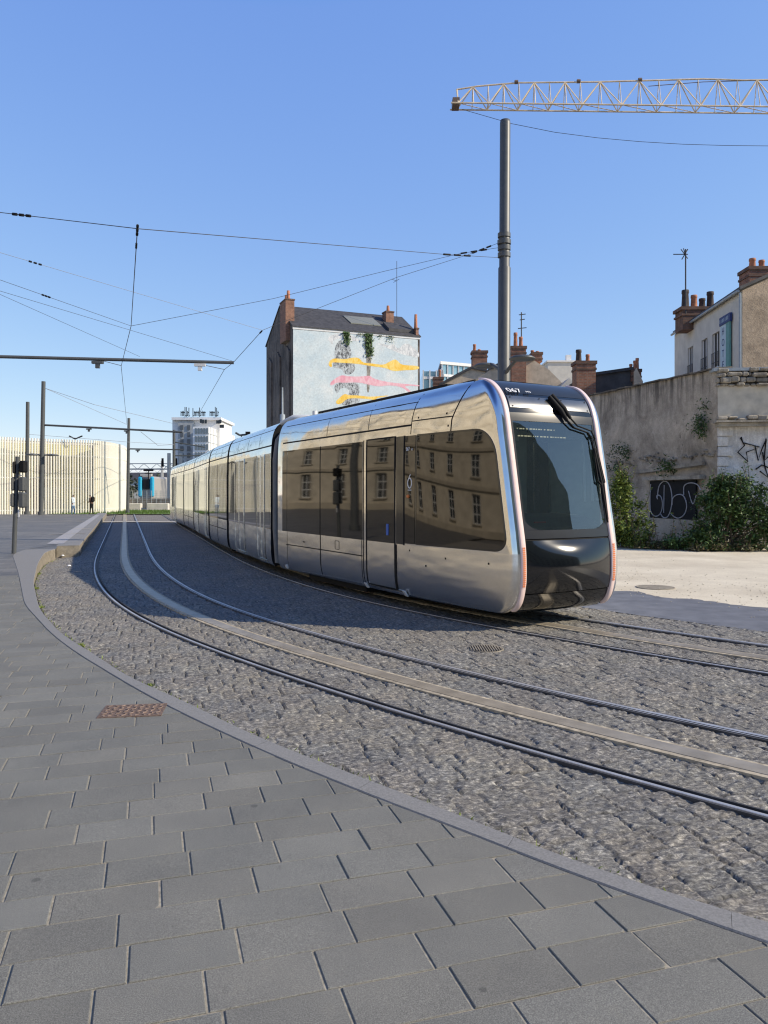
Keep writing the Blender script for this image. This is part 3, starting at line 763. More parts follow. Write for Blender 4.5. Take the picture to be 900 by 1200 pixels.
def patch(m, fr, outline, off, side=-1, cab=True, mi=0, step=.12, thick=True):
    """a panel lying on the side skin: outline in (s, z), offset outwards"""
    pts = [Vector(p) for p in outline]; n = len(pts); dense = []
    for i in range(n):
        a, b = pts[i], pts[(i + 1) % n]; k = max(1, int((b - a).length / step)); dense += [a.lerp(b, j / k) for j in range(k)]
    nb = len(dense); xs = [p.x for p in dense]; zs = [p.y for p in dense]
    inner = []
    s_ = min(xs) + step * .5
    def inside(x, y):
        c = False
        for i in range(nb):
            a, b = dense[i], dense[i - 1]
            if (a.y > y) != (b.y > y) and x < (b.x - a.x) * (y - a.y) / (b.y - a.y) + a.x: c = not c
        return c
    while s_ < max(xs):
        z_ = min(zs) + step * .5
        while z_ < max(zs):
            if inside(s_, z_) and min((p - Vector((s_, z_))).length for p in dense) > step * .35: inner.append(Vector((s_, z_)))
            z_ += step
        s_ += step
    allp = dense + inner
    vo, _, fo, _, _, _ = delaunay_2d_cdt(allp, [(i, (i + 1) % nb) for i in range(nb)], [], 1, 1e-6)
    def S(p, o): return fr(p.x, side * (W(p.x, p.y, cab) + o), p.y)
    vs = [S(p, off) for p in vo]
    m.add(vs, [tuple(f) if side < 0 else tuple(f)[::-1] for f in fo], mi, True)
    if thick:
        r0 = [S(p, off) for p in dense]; r1 = [S(p, off - .02) for p in dense]
        m.add(r0 + r1, [(i, (i + 1) % nb, nb + (i + 1) % nb, nb + i) for i in range(nb)], mi)
    return m
def line_on(m, fr, pts, wd, off, side=-1, cab=True, mi=0):
    """thin strip on the skin following (s,z) points"""
    P_ = []
    for (a, b) in zip(pts[:-1], pts[1:]):
        k = max(1, int(math.dist(a, b) / .08)); P_ += [(a[0] + (b[0] - a[0]) * j / k, a[1] + (b[1] - a[1]) * j / k) for j in range(k)]
    P_.append(pts[-1]); rows = []
    for i, p in enumerate(P_):
        a, b = P_[max(0, i - 1)], P_[min(len(P_) - 1, i + 1)]; L_ = math.dist(a, b); t_ = ((b[0] - a[0]) / L_, (b[1] - a[1]) / L_); nn_ = (-t_[1] * wd / 2, t_[0] * wd / 2)
        q0, q1 = (p[0] + nn_[0], p[1] + nn_[1]), (p[0] - nn_[0], p[1] - nn_[1])
        rows.append([fr(q0[0], side * (W(q0[0], q0[1], cab) + off - .012), q0[1]), fr(q0[0], side * (W(q0[0], q0[1], cab) + off), q0[1]), fr(q1[0], side * (W(q1[0], q1[1], cab) + off), q1[1]), fr(q1[0], side * (W(q1[0], q1[1], cab) + off - .012), q1[1])])
    m.grid(rows, mi, False)
TIP = (2.503, 10.342); A1 = (-1.25, 16.9); A2 = (-3.31, 22.2); A3 = (-4.73, 26.1); A4 = (-6.8, 32.4); A5 = (-8.5, 37.3); TAIL = (-11.4, 45.4)
tram = empty('tram', (TIP[0], TIP[1], 0), 'long silver and black articulated tram with mirror-like side windows', 'tram')
mats_body = [M['steel'], M['steel2'], M['mattblack']]
F1 = Frame(TIP, A1)
def body_shell(fr, s_back, s_front, cab):
    m = MB()
    for side in (-1, 1):
        rows = []
        for z in ZT:
            se = sf(z) if cab else s_front
            if cab: ss = list(np.linspace(s_back, -2.4, 8)) + [se - (se + 2.4) * (q ** 1.7) for q in np.linspace(1, 0, 34)[1:]]
            else: ss = list(np.linspace(s_back, s_front, 8))
            rows.append([fr(s_, side * W(s_, z, cab), z) for s_ in ss])
        f0 = len(m.f); m.grid(rows, 0, True, flip=side > 0)
        nc_ = len(rows[0]) - 1
        for r_i in range(len(ZT) - 1):
            if ZT[r_i + 1] <= 1.0:
                for c_i in range(nc_): m.m[f0 + r_i * nc_ + c_i] = 1
        if cab and side > 0:      # real opening for the driver's far side window
            nc = len(rows[0]) - 1; keep = [k for k in range(f0, len(m.f)) if not (4 <= (k - f0) // nc < 0)]
            drop = set()
            for r_i in range(len(ZT) - 1):
                for c_i in range(nc):
                    zc = (ZT[r_i] + ZT[r_i + 1]) / 2; sc_c = ((rows[r_i][c_i] + rows[r_i + 1][c_i + 1]) / 2 - fr.tip).dot(fr.d)
                    if 1.0 < zc < 2.6 and -1.95 < sc_c < -.35: drop.add(f0 + r_i * nc + c_i)
            for lst in (m.f, m.m, m.sm): lst[:] = [v_ for k, v_ in enumerate(lst) if k not in drop]
    zt = ZT[-1]; e = sf(zt) if cab else s_front
    ss = np.linspace(s_back, e, 14)
    m.grid([[fr(s_, x * W(s_, zt, cab), zt + .015 * (1 - x * x)) for x in np.linspace(-1, 1, 7)] for s_ in ss], 1, True)
    m.grid([[fr(s_, x * W(s_, .2, cab), .2) for x in (-1, 1)] for s_ in np.linspace(s_back, (sf(.2) if cab else s_front), 10)], 2, False)
    for s_ in ([s_back] if cab else [s_back, s_front]):
        ring = [fr(s_, -W(s_, z, cab), z) for z in ZT] + [fr(s_, W(s_, z, cab), z) for z in reversed(ZT)]
        m.add(ring, [tuple(range(len(ring)))], 2)
    return m
def add_cab_front(fr, parent):
    # hoop of light strips on both sides
    for side in (-1, 1):
        m = MB(); rows = []
        dense = []
        for (z0, s0), (z1, s1) in zip(NP[:-1], NP[1:]):
            for q in (0, .5): dense.append((z0 + (z1 - z0) * q, s0 + (s1 - s0) * q))
        dense = [(z, s_) for z, s_ in NPD[::2] if s_ > -.93 and z > .235]
        hoop = dense
        def norm_at(i):
            a, b = hoop[max(0, i - 1)], hoop[min(len(hoop) - 1, i + 1)]; L_ = math.dist(a, b); tz, ts = (b[0] - a[0]) / L_, (b[1] - a[1]) / L_
            return (tz, -ts)      # (ds, dz) outward
        for i, (z, s_) in enumerate(hoop):
            ds, dz = norm_at(i)
            rows.append([fr(s_ + ds * o, side * x, z + dz * o) for x, o in ((WF + .002, -.015), (WF + .001, .010), (WF - .012, .018), (WF - .07, .022), (WF - .082, .014), (WF - .085, -.02))])
        m.grid(rows, 0, True, flip=side < 0)
        o_ = m.build('light_strip', M['led'], parent)
        od = MB()
        for k in range(22):
            z = .56 + k * .0245; s_ = sf(z); od.lathe((0, 0, 0), [(.009, 0), (.007, .004)], 6)
            for q in range(12): pass
            c = fr(s_ + .0235, side * (WF - .04), z)
            n_ = 12; od.v[-24:] = []; od.f = od.f[:len(od.f)]
            od.v += []
            break
        od = MB()
        for k in range(20):
            for dx in (-.012, .012):
                z = .58 + k * .0262; s_ = sf(z) + .024; c = fr(s_, side * (WF - .04 + dx), z)
                a_, b_ = fr.n * .0085, Vector((0, 0, .0085)); od.prism([c - a_ - b_, c + a_ - b_, c + a_ + b_, c - a_ + b_], fr.d * .003)
        od.build('indicator_dots', M['orange'], o_)
    XB = WF - .085
    def face(z0, z1, off, xb=XB, nx=15, nz=None, x0=None):
        zz = [z0] + [p[0] for p in NPD[::2] if z0 + .004 < p[0] < z1 - .004] + [z1]; fine = []
        for a, b in zip(zz[:-1], zz[1:]):
            k = max(1, int((b - a) / .03)); fine += [a + (b - a) * j / k for j in range(k)]
        fine.append(z1); rows = []
        for z in fine:
            rows.append([fr(sf(z) + off + .05 * (1 - (x / XB) ** 2) * min(1, max(0, (3.4 - z) / .4)), x, z) for x in np.linspace(-xb if x0 is None else x0, xb, nx)])
        return rows
    m = MB(); m.grid(face(3.15, 3.40, .0)); vis = m.build('roof_visor', M['visor'], parent)
    m = MB(); m.grid(face(2.875, 3.15, -.004)); m.build('panel_surround', M['black'], parent)
    m = MB(); m.grid(face(2.945, 3.11, .004, XB - .035)); sp = m.build('access_panel', M['silverpanel'], parent)
    sc_ = MB()
    for x in (-.68, -.2, .2, .68):
        for z in (2.965, 3.09):
            c = fr(sf(z) + .006 + .05 * (1 - (x / XB) ** 2), x, z); sc_.prism([c + fr.n * a + Vector((0, 0, b)) for a, b in ((-.009, -.009), (.009, -.009), (.009, .009), (-.009, .009))], fr.d * .003)
    sc_.build('screws', M['mattblack'], sp)
    # windscreen: dark border and clear glass
    m = MB()
    m.grid(face(2.76, 2.875, 0)); m.grid(face(1.19, 1.30, 0))
    m.grid(face(1.30, 2.76, 0, xb=-.72, nx=3, x0=-XB)); m.grid(face(1.30, 2.76, 0, xb=XB, nx=3, x0=.72))
    # rounded lower corners of the clear area
    for sx in (-1, 1):
        tri = []
        for k in range(7):
            a = R(90 * k / 6); tri.append((sx * (.72 - .28 * (1 - math.cos(a)) * 1.0), 1.30 + .16 * (1 - math.sin(a))))
        pts = [(sx * .72, 1.30)] + [(x, z) for x, z in tri]
        m.add([fr(sf(z) + .001 + .05 * (1 - (x / XB) ** 2), x, z) for x, z in pts], [(0, k, k + 1) for k in range(1, 7)])
    m.build('windscreen_frame', M['visor'], parent)
    m = MB(); m.grid(face(1.28, 2.78, -.006, .735)); ws = m.build('windscreen', M['screen'], parent, recalc=False)
    m = MB(); m.grid(face(1.165, 1.195, -.015)); m.build('seam', M['mattblack'], parent)
    m = MB(); fr_rows = face(.475, 1.165, .0, nx=25)
    for row in fr_rows:
        for q in row:
            xx, zz_ = (q - fr.tip).dot(fr.n), q.z; q += fr.d * .10 * max(0, 1 - (xx / .78) ** 2) * max(0, 1 - ((zz_ - .80) / .36) ** 2)
    m.grid(fr_rows); m.build('lower_panel', M['black'], parent)
    m = MB(); m.grid(face(.17, .46, -.012)); m.grid(face(.46, .475, -.03)); m.build('front_skirt', M['black'], parent)
    m = MB(); m.grid([[fr(s_, x, .17) for x in (-XB, XB)] for s_ in (-1.2, -.4)]); m.build('underside', M['mattblack'], parent)
    # cab interior
    m = MB()
    def bx(s0, s1, x0, x1, z0, z1, mi):
        q = [fr(s0, x0, z0), fr(s1, x0, z0), fr(s1, x1, z0), fr(s0, x1, z0)]; m.prism(q, (0, 0, z1 - z0), mi)
    bx(-2.05, -2.0, -.95, .95, .9, 3.05, 3)
    bx(-1.99, -1.97, -.72, .22, 1.66, 2.35, 1); bx(-1.965, -1.95, -.74, .26, 1.61, 1.66, 2)
    bx(-1.98, -1.965, .30, .33, 1.6, 2.6, 2); bx(-1.98, -1.965, .42, .45, 1.6, 2.6, 2)
    bx(-1.97, -1.90, -.75, .7, 2.62, 2.8, 2)
    bx(-2.0, -.75, -.99, -.97, .9, 3.0, 3)
    bx(-2.0, -.55, -.8, .8, 2.95, 3.0, 2); bx(-2.0, -.3, -.9, .9, .9, .95, 3)
    m.build('cab_interior', [M['cabdark'], M['cabwall'], M['cabpale'], simple('cab_lining', (.38, .42, .38), .7)], parent)
    m = MB(); m.prism([fr(s_, -.74, z_) for s_, z_ in ((-.16, 1.2), (-.16, 1.33), (-.45, 1.45), (-.85, 1.5), (-.95, 1.2))], fr.n * 1.48)
    da = m.build('dashboard', M['cabdark'], parent)
    m = MB()
    m.path([fr(-1.35, -.1, z_) for z_ in (1.0, 1.35, 1.75, 2.0)], [.22, .25, .23, .12], 12); m.build('driver_seat', M['cabdark'], parent)
    m = MB(); c = fr(-.21, -.45, 1.385); m.prism([c, c + fr.n * .2, c + fr.n * .2 + Vector((0, 0, .022)), c + Vector((0, 0, .022))], fr.d * .02); m.build('red_marker', simple('red_marker', (.4, .05, .03), .5), da)
    # destination display: rows of small pale dots behind the glass
    m = MB()
    r_ = random.Random(3)
    for z0, x0, x1 in ((2.655, -.62, .05), (2.555, -.62, .22)):
        x = x0
        while x < x1:
            wd = r_.choice((.012, .025, .04)); c = fr(sf(z0) - .05, x, z0)
            m.prism([c, c + fr.n * wd, c + fr.n * wd + Vector((0, 0, .016)), c + Vector((0, 0, .016))], fr.d * .004); x += wd + r_.choice((.014, .02, .035))
    t = NT('amber_display'); t.b.inputs['Base Color'].default_value = (.9, .8, .5, 1); t.b.inputs['Emission Color'].default_value = (1, .85, .55, 1); t.b.inputs['Emission Strength'].default_value = .45
    m.build('display_dots', t.m, parent)
    # wipers
    wm = MB()
    def fp(x, z, o=.03): return fr(sf(z) + o + .05 * (1 - (x / XB) ** 2) * min(1, max(0, (3.4 - z) / .4)), x, z)
    for dx, zt_ in ((0, 0), (.07, .03)):
        wm.path([fp(.13 + dx - .16, 3.13 + zt_, .06), fp(.13 + dx - .04, 2.93 + zt_, .05), fp(.13 + dx + .05, 2.80 + zt_, .045)], [.03, .036, .02], 8)
        wm.path([fp(.13 + dx + .05, 2.80 + zt_, .045), fp(.30 + dx, 2.70 + zt_, .04), fp(.58 + dx, 2.64 + zt_, .035), fp(.64 + dx, 2.56, .035)], .012, 8)
    wm.path([fp(.65, 2.60), fp(.655, 1.95)], .010, 6); wm.path([fp(.70, 2.60), fp(.80, 1.95)], .010, 6)
    wm.path([fp(.655, 1.95), fp(.72, 1.90), fp(.80, 1.95)], .014, 6)
    wm.path([fp(.66, 2.42), fp(.72, 1.95), fp(.745, 1.38)], [.022, .02, .012], 6)
    wm.path([fp(.70, 2.42), fp(.765, 1.95), fp(.755, 1.42)], [.018, .018, .01], 6)
    wm.build('wiper', M['mattblack'], parent)
    return vis, fp
def text_on(body, size, origin, xdir, zdir, mat, name, parent, extr=.002, align='LEFT', sx=1.0, shear=0):
    cu = bpy.data.curves.new(name, 'FONT'); cu.body = body; cu.size = size; cu.extrude = extr; cu.align_x = align; cu.shear = shear
    tmp = bpy.data.objects.new(name + '_tmp', cu); me = bpy.data.meshes.new_from_object(tmp); bpy.data.objects.remove(tmp)
    X = Vector(xdir).normalized(); Z = Vector(zdir).normalized(); N_ = X.cross(Z)
    base = wloc(parent) if parent else Vector((0, 0, 0))
    for v_ in me.vertices:
        p = Vector(origin) + X * v_.co.x * sx + Z * v_.co.y + N_ * v_.co.z; v_.co = p - base
    me.materials.clear(); me.materials.append(mat); me.name = name
    o = bpy.data.objects.new(name, me); C.objects.link(o); o.parent = parent; return o

# --- module 1 (cab)
body_shell(F1, -F1.L + .10, 0, True).build('cab_body', mats_body, tram)
vis, fp = add_cab_front(F1, tram)
zt_ = Vector((0, 0, 1)) * (3.33 - 3.2) + F1.d * (sf(3.33) - sf(3.2))
text_on('067', .15, fp(-.70, 3.165, .05), F1.n, zt_, M['white'], 'fleet_number', vis, sx=1.15)
text_on('M3', .06, fp(-.39, 3.17, .05), F1.n, zt_, M['white'], 'fleet_number', vis, sx=1.2)
LEFTX = F1.d   # reading direction on the left side runs towards the nose
def glass_parts(fr, cab, s0, s1, wins, door=None):
    pass
# window band pieces (dark mirror glass)
g = MB(); patch(g, F1, outline_rr(-2.02, -.055, 1.02, 2.66, .05, 8, rs=(.16, .34, .02, .02)), .006, step=.1); 
# shift: front edge follows the slanted nose
cabwin = MB()
ol = []
for s_, z_ in outline_rr(-2.00, -.14, 1.03, 2.655, .05, 9, rs=(.2, .36, .02, .02)):
    f = (s_ + 2.0) / 1.86; ol.append((s_ + f * (sf(z_) - sf(1.1)) * 1.0 + f * .0, z_))
patch(cabwin, F1, ol, .006, step=.1); cw = cabwin.build('cab_side_window', M['tint'], tram, recalc=False)
tag(cw)
ed = MB(); line_on(ed, F1, ol + [ol[0]], .028, .008); ed.build('seal', M['black'], cw)
m = MB(); patch(m, F1, outline_rr(-2.30, -2.03, 1.02, 2.66, .01), .006); pn = m.build('logo_panel', M['tint'], tram, recalc=False)
off = lambda s_, z_, o=.014: F1(s_, -(W(s_, z_) + o), z_)
text_on('067', .085, off(-2.26, 2.43), LEFTX, (0, 0, 1), M['white'], 'fleet_number', pn, sx=.8)
text_on('M1', .045, off(-2.125, 2.43), LEFTX, (0, 0, 1), M['white'], 'fleet_number', pn, sx=.8)
# ring logo
m = MB(); cc = [(-2.165 + (.052 * math.cos(a)), 1.94 + .075 * math.sin(a)) for a in np.linspace(0, 2 * math.pi, 24)]
line_on(m, F1, cc, .018, .009); line_on(m, F1, [(-2.195, 2.0), (-2.165, 2.05), (-2.14, 2.07)], .016, .009)
line_on(m, F1, [(-2.215, 1.835), (-2.115, 1.835)], .012, .009); m.build('ring_logo', M['white'], pn)
m = MB(); c = off(-2.2, 1.74, .0); m.path([c, c - F1.n * .025], [.032, .026], 12); m.build('side_indicator', M['orange'], pn)
# door
m = MB(); patch(m, F1, outline_rr(-3.50, -2.62, 1.0, 2.665, .01), .004); dr = m.build('door_window', M['tint'], tram, recalc=False)
m = MB(); patch(m, F1, outline_rr(-3.50, -2.62, .29, .985, .01), .004); m.build('door_leaf', M['steel2'], tram, recalc=False)
m = MB(); line_on(m, F1, [(-3.53, .28), (-3.53, 2.67), (-2.60, 2.67), (-2.60, .28), (-3.53, .28)], .022, .008)
line_on(m, F1, [(-3.64, .2), (-3.64, 2.67)], .012, .006); line_on(m, F1, [(-2.33, .99), (-2.33, 2.67)], .02, .009); line_on(m, F1, [(-2.57, .28), (-2.57, .99)], .03, .012)
m.build('door_seal', M['mattblack'], dr)
m = MB(); patch(m, F1, outline_rr(-2.56, -2.34, 1.0, 2.665, .01), .005); m.build('door_pillar', M['black'], tram, recalc=False)
m = MB(); patch(m, F1, outline_rr(-2.86, -2.79, 1.12, 1.30, .01), .010); m.build('blue_sticker', simple('blue_sticker', (.05, .15, .55), .5), dr)
m = MB(); line_on(m, F1, [(-3.6, .235), (-2.32, .235)], .05, .03); ss_ = m.build('door_step', M['steel2'], tram)
for s_ in (-3.58, -2.34):
    m = MB(); patch(m, F1, outline_rr(s_ - .035, s_ + .035, .2, .29, .008), .045); m.build('step_marker', M['windowwhite'], ss_)
# passenger windows
for a, b in ((-6.94, -5.36), (-5.33, -3.67)):
    m = MB(); patch(m, F1, outline_rr(a + .005, b - .005, 1.0, 2.655, .01), .005); m.build('side_window', M['tint'], tram, recalc=False)
m = MB(); patch(m, F1, outline_rr(-7.2, -6.96, 1.0, 2.655, .01), .005); m.build('side_window', M['tint'], tram, recalc=False)
# seams and trim lines
m = MB()
line_on(m, F1, [(-7.2, 2.82), (-2.16, 2.82)], .028, .004); line_on(m, F1, [(-7.2, 3.17), (-2.1, 3.17)], .010, .003)
for s_ in (-5.1, -3.5): line_on(m, F1, [(s_, 2.84), (s_, 3.34)], .010, .003)
line_on(m, F1, [(-2.17, 2.68), (-2.16, 2.9), (-2.1, 3.3)], .012, .004)
line_on(m, F1, [(-1.24, 2.67), (-1.23, 2.84), (-1.05, 3.2), (-.98, 3.36)], .018, .004); line_on(m, F1, [(-2.16, 2.88), (-1.23, 2.88)], .016, .004)
line_on(m, F1, [(-5.345, .2), (-5.345, 2.66)], .014, .007); line_on(m, F1, [(-7.0, .73), (-3.68, .73)], .018, .004); line_on(m, F1, [(-6.95, .2), (-6.95, 1.0)], .010, .003)
line_on(m, F1, [(-3.70, .2), (-3.70, .99)], .012, .004)
for s_, z_ in ((-2.0, 2.92), (-1.35, 2.93), (-1.3, 2.75), (-2.17, .92), (-1.75, .72), (-1.3, .86), (-.45, .85)): line_on(m, F1, [(s_ - .012, z_), (s_ + .012, z_)], .028, .004)
line_on(m, F1, [(-6.15, .83), (-6.05, .83)], .02, .004)
hatch = outline_rr(-4.72, -4.56, .78, .93, .01); line_on(m, F1, hatch + [hatch[0]], .008, .004)
m.build('panel_seams', M['mattblack'], tram)
m = MB(); patch(m, F1, outline_rr(-7.12, -7.04, .22, .3, .02), .02); m.build('corner_marker', M['windowwhite'], tram)
# upper side of module 1, mirrored features on the unseen right side: glass band
for frx, cab, rng_ in ((F1, True, ((-7.1, -5.36), (-5.33, -3.67), (-3.64, -2.62), (-2.1, -.42))),):
    for a, b in rng_:
        m = MB(); patch(m, frx, outline_rr(a, b, 1.02, 2.64, .03), .005, side=1, cab=cab, step=.2); m.build('side_window', M['tint'] if b < -.5 else M['screen'], tram, recalc=False)
# LED seam across side
m = MB(); m.path([F1(-6.4, 0, 3.42), F1(-2.1, 0, 3.42)], .01, 4)
m = MB(); q = [F1(-6.6, -.66, 3.38), F1(-1.95, -.66, 3.38), F1(-1.95, .66, 3.38), F1(-6.6, .66, 3.38)]; m.prism(q, (0, 0, .075)); m.build('roof_unit', M['mattblack'], tram)
m = MB(); m.path([F1(-6.9, -.6, 3.36), F1(-6.9, -.6, 3.5)], .05, 8); m.build('roof_stub', M['windowwhite'], tram)

# --- other modules
def module(p_front, p_back, gap_f, gap_b, kind, end=False):
    fr = Frame(p_front, p_back); L_ = fr.L; a, b = -L_ + gap_b, -gap_f
    body_shell(fr, a, b, False).build('module_body', mats_body, tram)
    w_ = b - a
    if kind == 'door': cuts = [(a + .05, a + .95, 'w'), (a + 1.0, a + 2.3, 'd'), (a + 2.4, b - 1.5, 'w'), (b - 1.42, b - .62, 'd'), (b - .55, b - .05, 'w')]
    elif kind == 'bogie': cuts = [(a + .05, a + w_ / 2 - .03, 'w'), (a + w_ / 2 + .03, b - .05, 'w')]
    else: cuts = [(a + 1.4, a + 2.8, 'w'), (a + 2.9, a + 4.1, 'd'), (a + 4.2, b - .05, 'w')]
    for side in (-1, 1):
        sm_ = MB()
        for c0, c1, k in cuts:
            if k == 'w':
                m = MB(); patch(m, fr, outline_rr(c0, c1, 1.0, 2.655, .01), .005, side=side, cab=False, step=.35); m.build('side_window', M['tint'], tram, recalc=False)
            else:
                m = MB(); mid_ = (c0 + c1) / 2
                for d0, d1 in ((c0, mid_ - .012), (mid_ + .012, c1)): patch(m, fr, outline_rr(d0 + .05, d1 - .05, 1.0, 2.6, .03), .012, side=side, cab=False, step=.4)
                dd = m.build('door', M['tint'], tram, recalc=False)
                m = MB()
                for d0, d1 in ((c0, mid_ - .012), (mid_ + .012, c1)):
                    o2 = [(d0 + .03, .3), (d0 + .03, 2.64), (d1 - .03, 2.64), (d1 - .03, .3)]; line_on(m, fr, o2, .045, .013, side=side, cab=False)
                m.build('door_frame', M['steel2'], dd)
                if side < 0:
                    m = MB(); line_on(m, fr, [(c0, .235), (c1, .235)], .06, .035, side=side, cab=False); m.build('door_step', M['steel2'], dd)
            line_on(sm_, fr, [(c0 - .02, .3), (c0 - .02, 2.66)], .014, .007, side=side, cab=False)
        line_on(sm_, fr, [(a, 2.82), (b, 2.82)], .03, .004, side=side, cab=False)
        line_on(sm_, fr, [(a, 3.17), (b, 3.17)], .010, .003, side=side, cab=False)
        for q in np.arange(a + 1.3, b - .5, 1.35): line_on(sm_, fr, [(q, 2.84), (q, 3.33)], .009, .003, side=side, cab=False)
        if kind == 'bogie': line_on(sm_, fr, [(a + .1, .73), (b - .1, .73)], .02, .004, side=side, cab=False)
        sm_.build('panel_seams', M['mattblack'], tram)
    return fr
F2 = module(A1, A2, .27, .12, 'door'); F3 = module(A2, A3, .14, .14, 'bogie'); F4 = module(A3, A4, .14, .14, 'door')
F5 = module(A4, A5, .14, .14, 'bogie'); F6 = module(A5, TAIL, .14, .0, 'end')
# bellows between modules
def bellows(pt, dirv, half, wd=1.06, mat=None, ribs=4, ztop=3.3):
    m = MB(); d = Vector((*dirv, 0)).normalized(); n_ = Vector((-d.y, d.x, 0)); rows = []
    K = ribs * 4
    for k in range(K + 1):
        t_ = -half + 2 * half * k / K; o = .018 * math.cos(k * math.pi / 2); c = Vector((*pt, 0)) + d * t_
        ring = [(-(wd + o), .28), (-(wd + o), 1.0), (-(wd + o), 2.5), (-(wd + o - .05), 2.9), (-(wd + o - .22), ztop - .1), (-.6, ztop), (.6, ztop), (wd - .22, ztop - .1), (wd - .05 + o, 2.9), (wd + o, 2.5), (wd + o, .28)]
        rows.append([c + n_ * x + Vector((0, 0, z)) for x, z in ring])
    m.grid(rows, 0, False); m.add(rows[0] + rows[-1], [], 0); return m.build('bellows', mat or M['rubber'], tram)
for pt, fa, fb_, hf in ((A1, F1, F2, .24), (A2, F2, F3, .2), (A3, F3, F4, .2), (A4, F4, F5, .2), (A5, F5, F6, .2)):
    dv = (fa.d + fb_.d); bellows(pt, (dv.x, dv.y), hf, 1.10 if pt is A1 else 1.04, M['bellows'] if pt is A1 else M['rubber'])
m = MB(); n_ = (F1.n + F2.n).normalized(); c = Vector((*A1, 0))
m.path([c - n_ * 1.12 + Vector((0, 0, .3)), c - n_ * 1.17 + Vector((0, 0, 1.0)), c - n_ * 1.17 + Vector((0, 0, 2.5)), c - n_ * 1.12 + Vector((0, 0, 2.9)), c - n_ * .9 + Vector((0, 0, 3.2))], .07, 8)
m.build('bellows_cover', M['bellows'], tram)
m = MB(); c = Vector((*A1, 3.3)); m.path([c - n_ * .95 - F1.d * .25, c - n_ * .8 + F1.d * .05 + Vector((0, 0, .1)), c - n_ * .5 + F1.d * .2 + Vector((0, 0, .12))], [.05, .07, .05], 8); m.build('roof_duct', M['windowwhite'], tram)
# bogies
def bogie(fr, sc0):
    m = MB()
    q = [fr(sc0 - 1.2, -.95, .07), fr(sc0 + 1.2, -.95, .07), fr(sc0 + 1.2, .95, .07), fr(sc0 - 1.2, .95, .07)]; m.prism(q, (0, 0, .12))
    bg_ = m.build('bogie_frame', M['mattblack'], tram)
    for ds in (-.85, .85):
        for side in (-1, 1):
            m = MB(); c = fr(sc0 + ds, side * .70, .27); m.path([c - fr.n * .06, c + fr.n * .06], .27, 20); m.path([c + fr.n * side * .06, c + fr.n * side * .10], .12, 12)
            m.build('wheel', M['rust'], bg_)
bogie(F1, -5.2); bogie(F3, -2.0); bogie(F5, -2.5); bogie(F6, -6.0)
for fr, a, b in ((F1, -7.2, -1.0), (F2, -5.5, -.2), (F4, -6.5, -.2)):
    m = MB(); q = [fr(a, -.8, .12), fr(b, -.8, .12), fr(b, .8, .12), fr(a, .8, .12)]; m.prism(q, (0, 0, .09)); m.build('underframe', M['mattblack'], tram)

# ================================================================== REFLECTED STONE BUILDING (left of the frame)
sb = empty('stone_building', (-48, 10, 0), 'long pale limestone building with tall barred windows facing the tram stop', 'building')
STN = simple('limestone', (.50, .44, .34), .9, var=.16, scale=1.2); STD = simple('limestone_band', (.38, .33, .25), .9, var=.15, scale=1)
X0, YA, YB, HT = -48, -60, 52, 27
rows_z = (1.3, 4.9, 8.5, 12.1, 15.7, 19.3, 22.9); yy = np.arange(YA + 2.5, YB - 1, 4.1)
m = MB()
zs = [0]; 
for z in rows_z: zs += [z, z + 2.2]
zs.append(HT)
for i in range(len(zs) - 1):
    z0, z1 = zs[i], zs[i + 1]
    if i % 2 == 0: m.add([(X0, YA, z0), (X0, YB, z0), (X0, YB, z1), (X0, YA, z1)], [(0, 1, 2, 3)])
    else:
        edges = [YA] + sum([[y - .55, y + .55] for y in yy], []) + [YB]
        for k in range(0, len(edges), 2): m.add([(X0, edges[k], z0), (X0, edges[k + 1], z0), (X0, edges[k + 1], z1), (X0, edges[k], z1)], [(0, 1, 2, 3)])
        for y in yy: m.add([(X0, y - .55, z0), (X0 - .4, y - .55, z0), (X0 - .4, y - .55, z1), (X0, y - .55, z1), (X0, y + .55, z0), (X0 - .4, y + .55, z0), (X0 - .4, y + .55, z1), (X0, y + .55, z1)], [(0, 1, 2, 3), (4, 5, 6, 7), (0, 1, 5, 4), (2, 3, 7, 6)])
m.add([(X0 - 12, YA, 0), (X0, YA, 0), (X0, YA, HT), (X0 - 12, YA, HT), (X0 - 12, YB, 0), (X0, YB, 0), (X0, YB, HT), (X0 - 12, YB, HT)], [(0, 1, 2, 3), (4, 5, 6, 7), (0, 3, 7, 4), (2, 3, 7, 6)])
m.build('wall', STN, sb)
m = MB()
for z in (.4, 4.0, 7.6, 11.2, 14.8, 18.4, 22.0, 26.6): m.box((X0 + .1, (YA + YB) / 2, z), (.35, YB - YA, .35 if z > 1 else .8))
m.build('stone_courses', STD, sb)
m = MB(); m.prism([(X0 + .3, YA, HT + .01), (X0 - 3, YA, HT + 4), (X0 - 12, YA, HT + 4), (X0 - 12, YA, HT + .01)], (0, YB - YA, 0)); m.build('roof', M['slate'], sb)
w0 = None
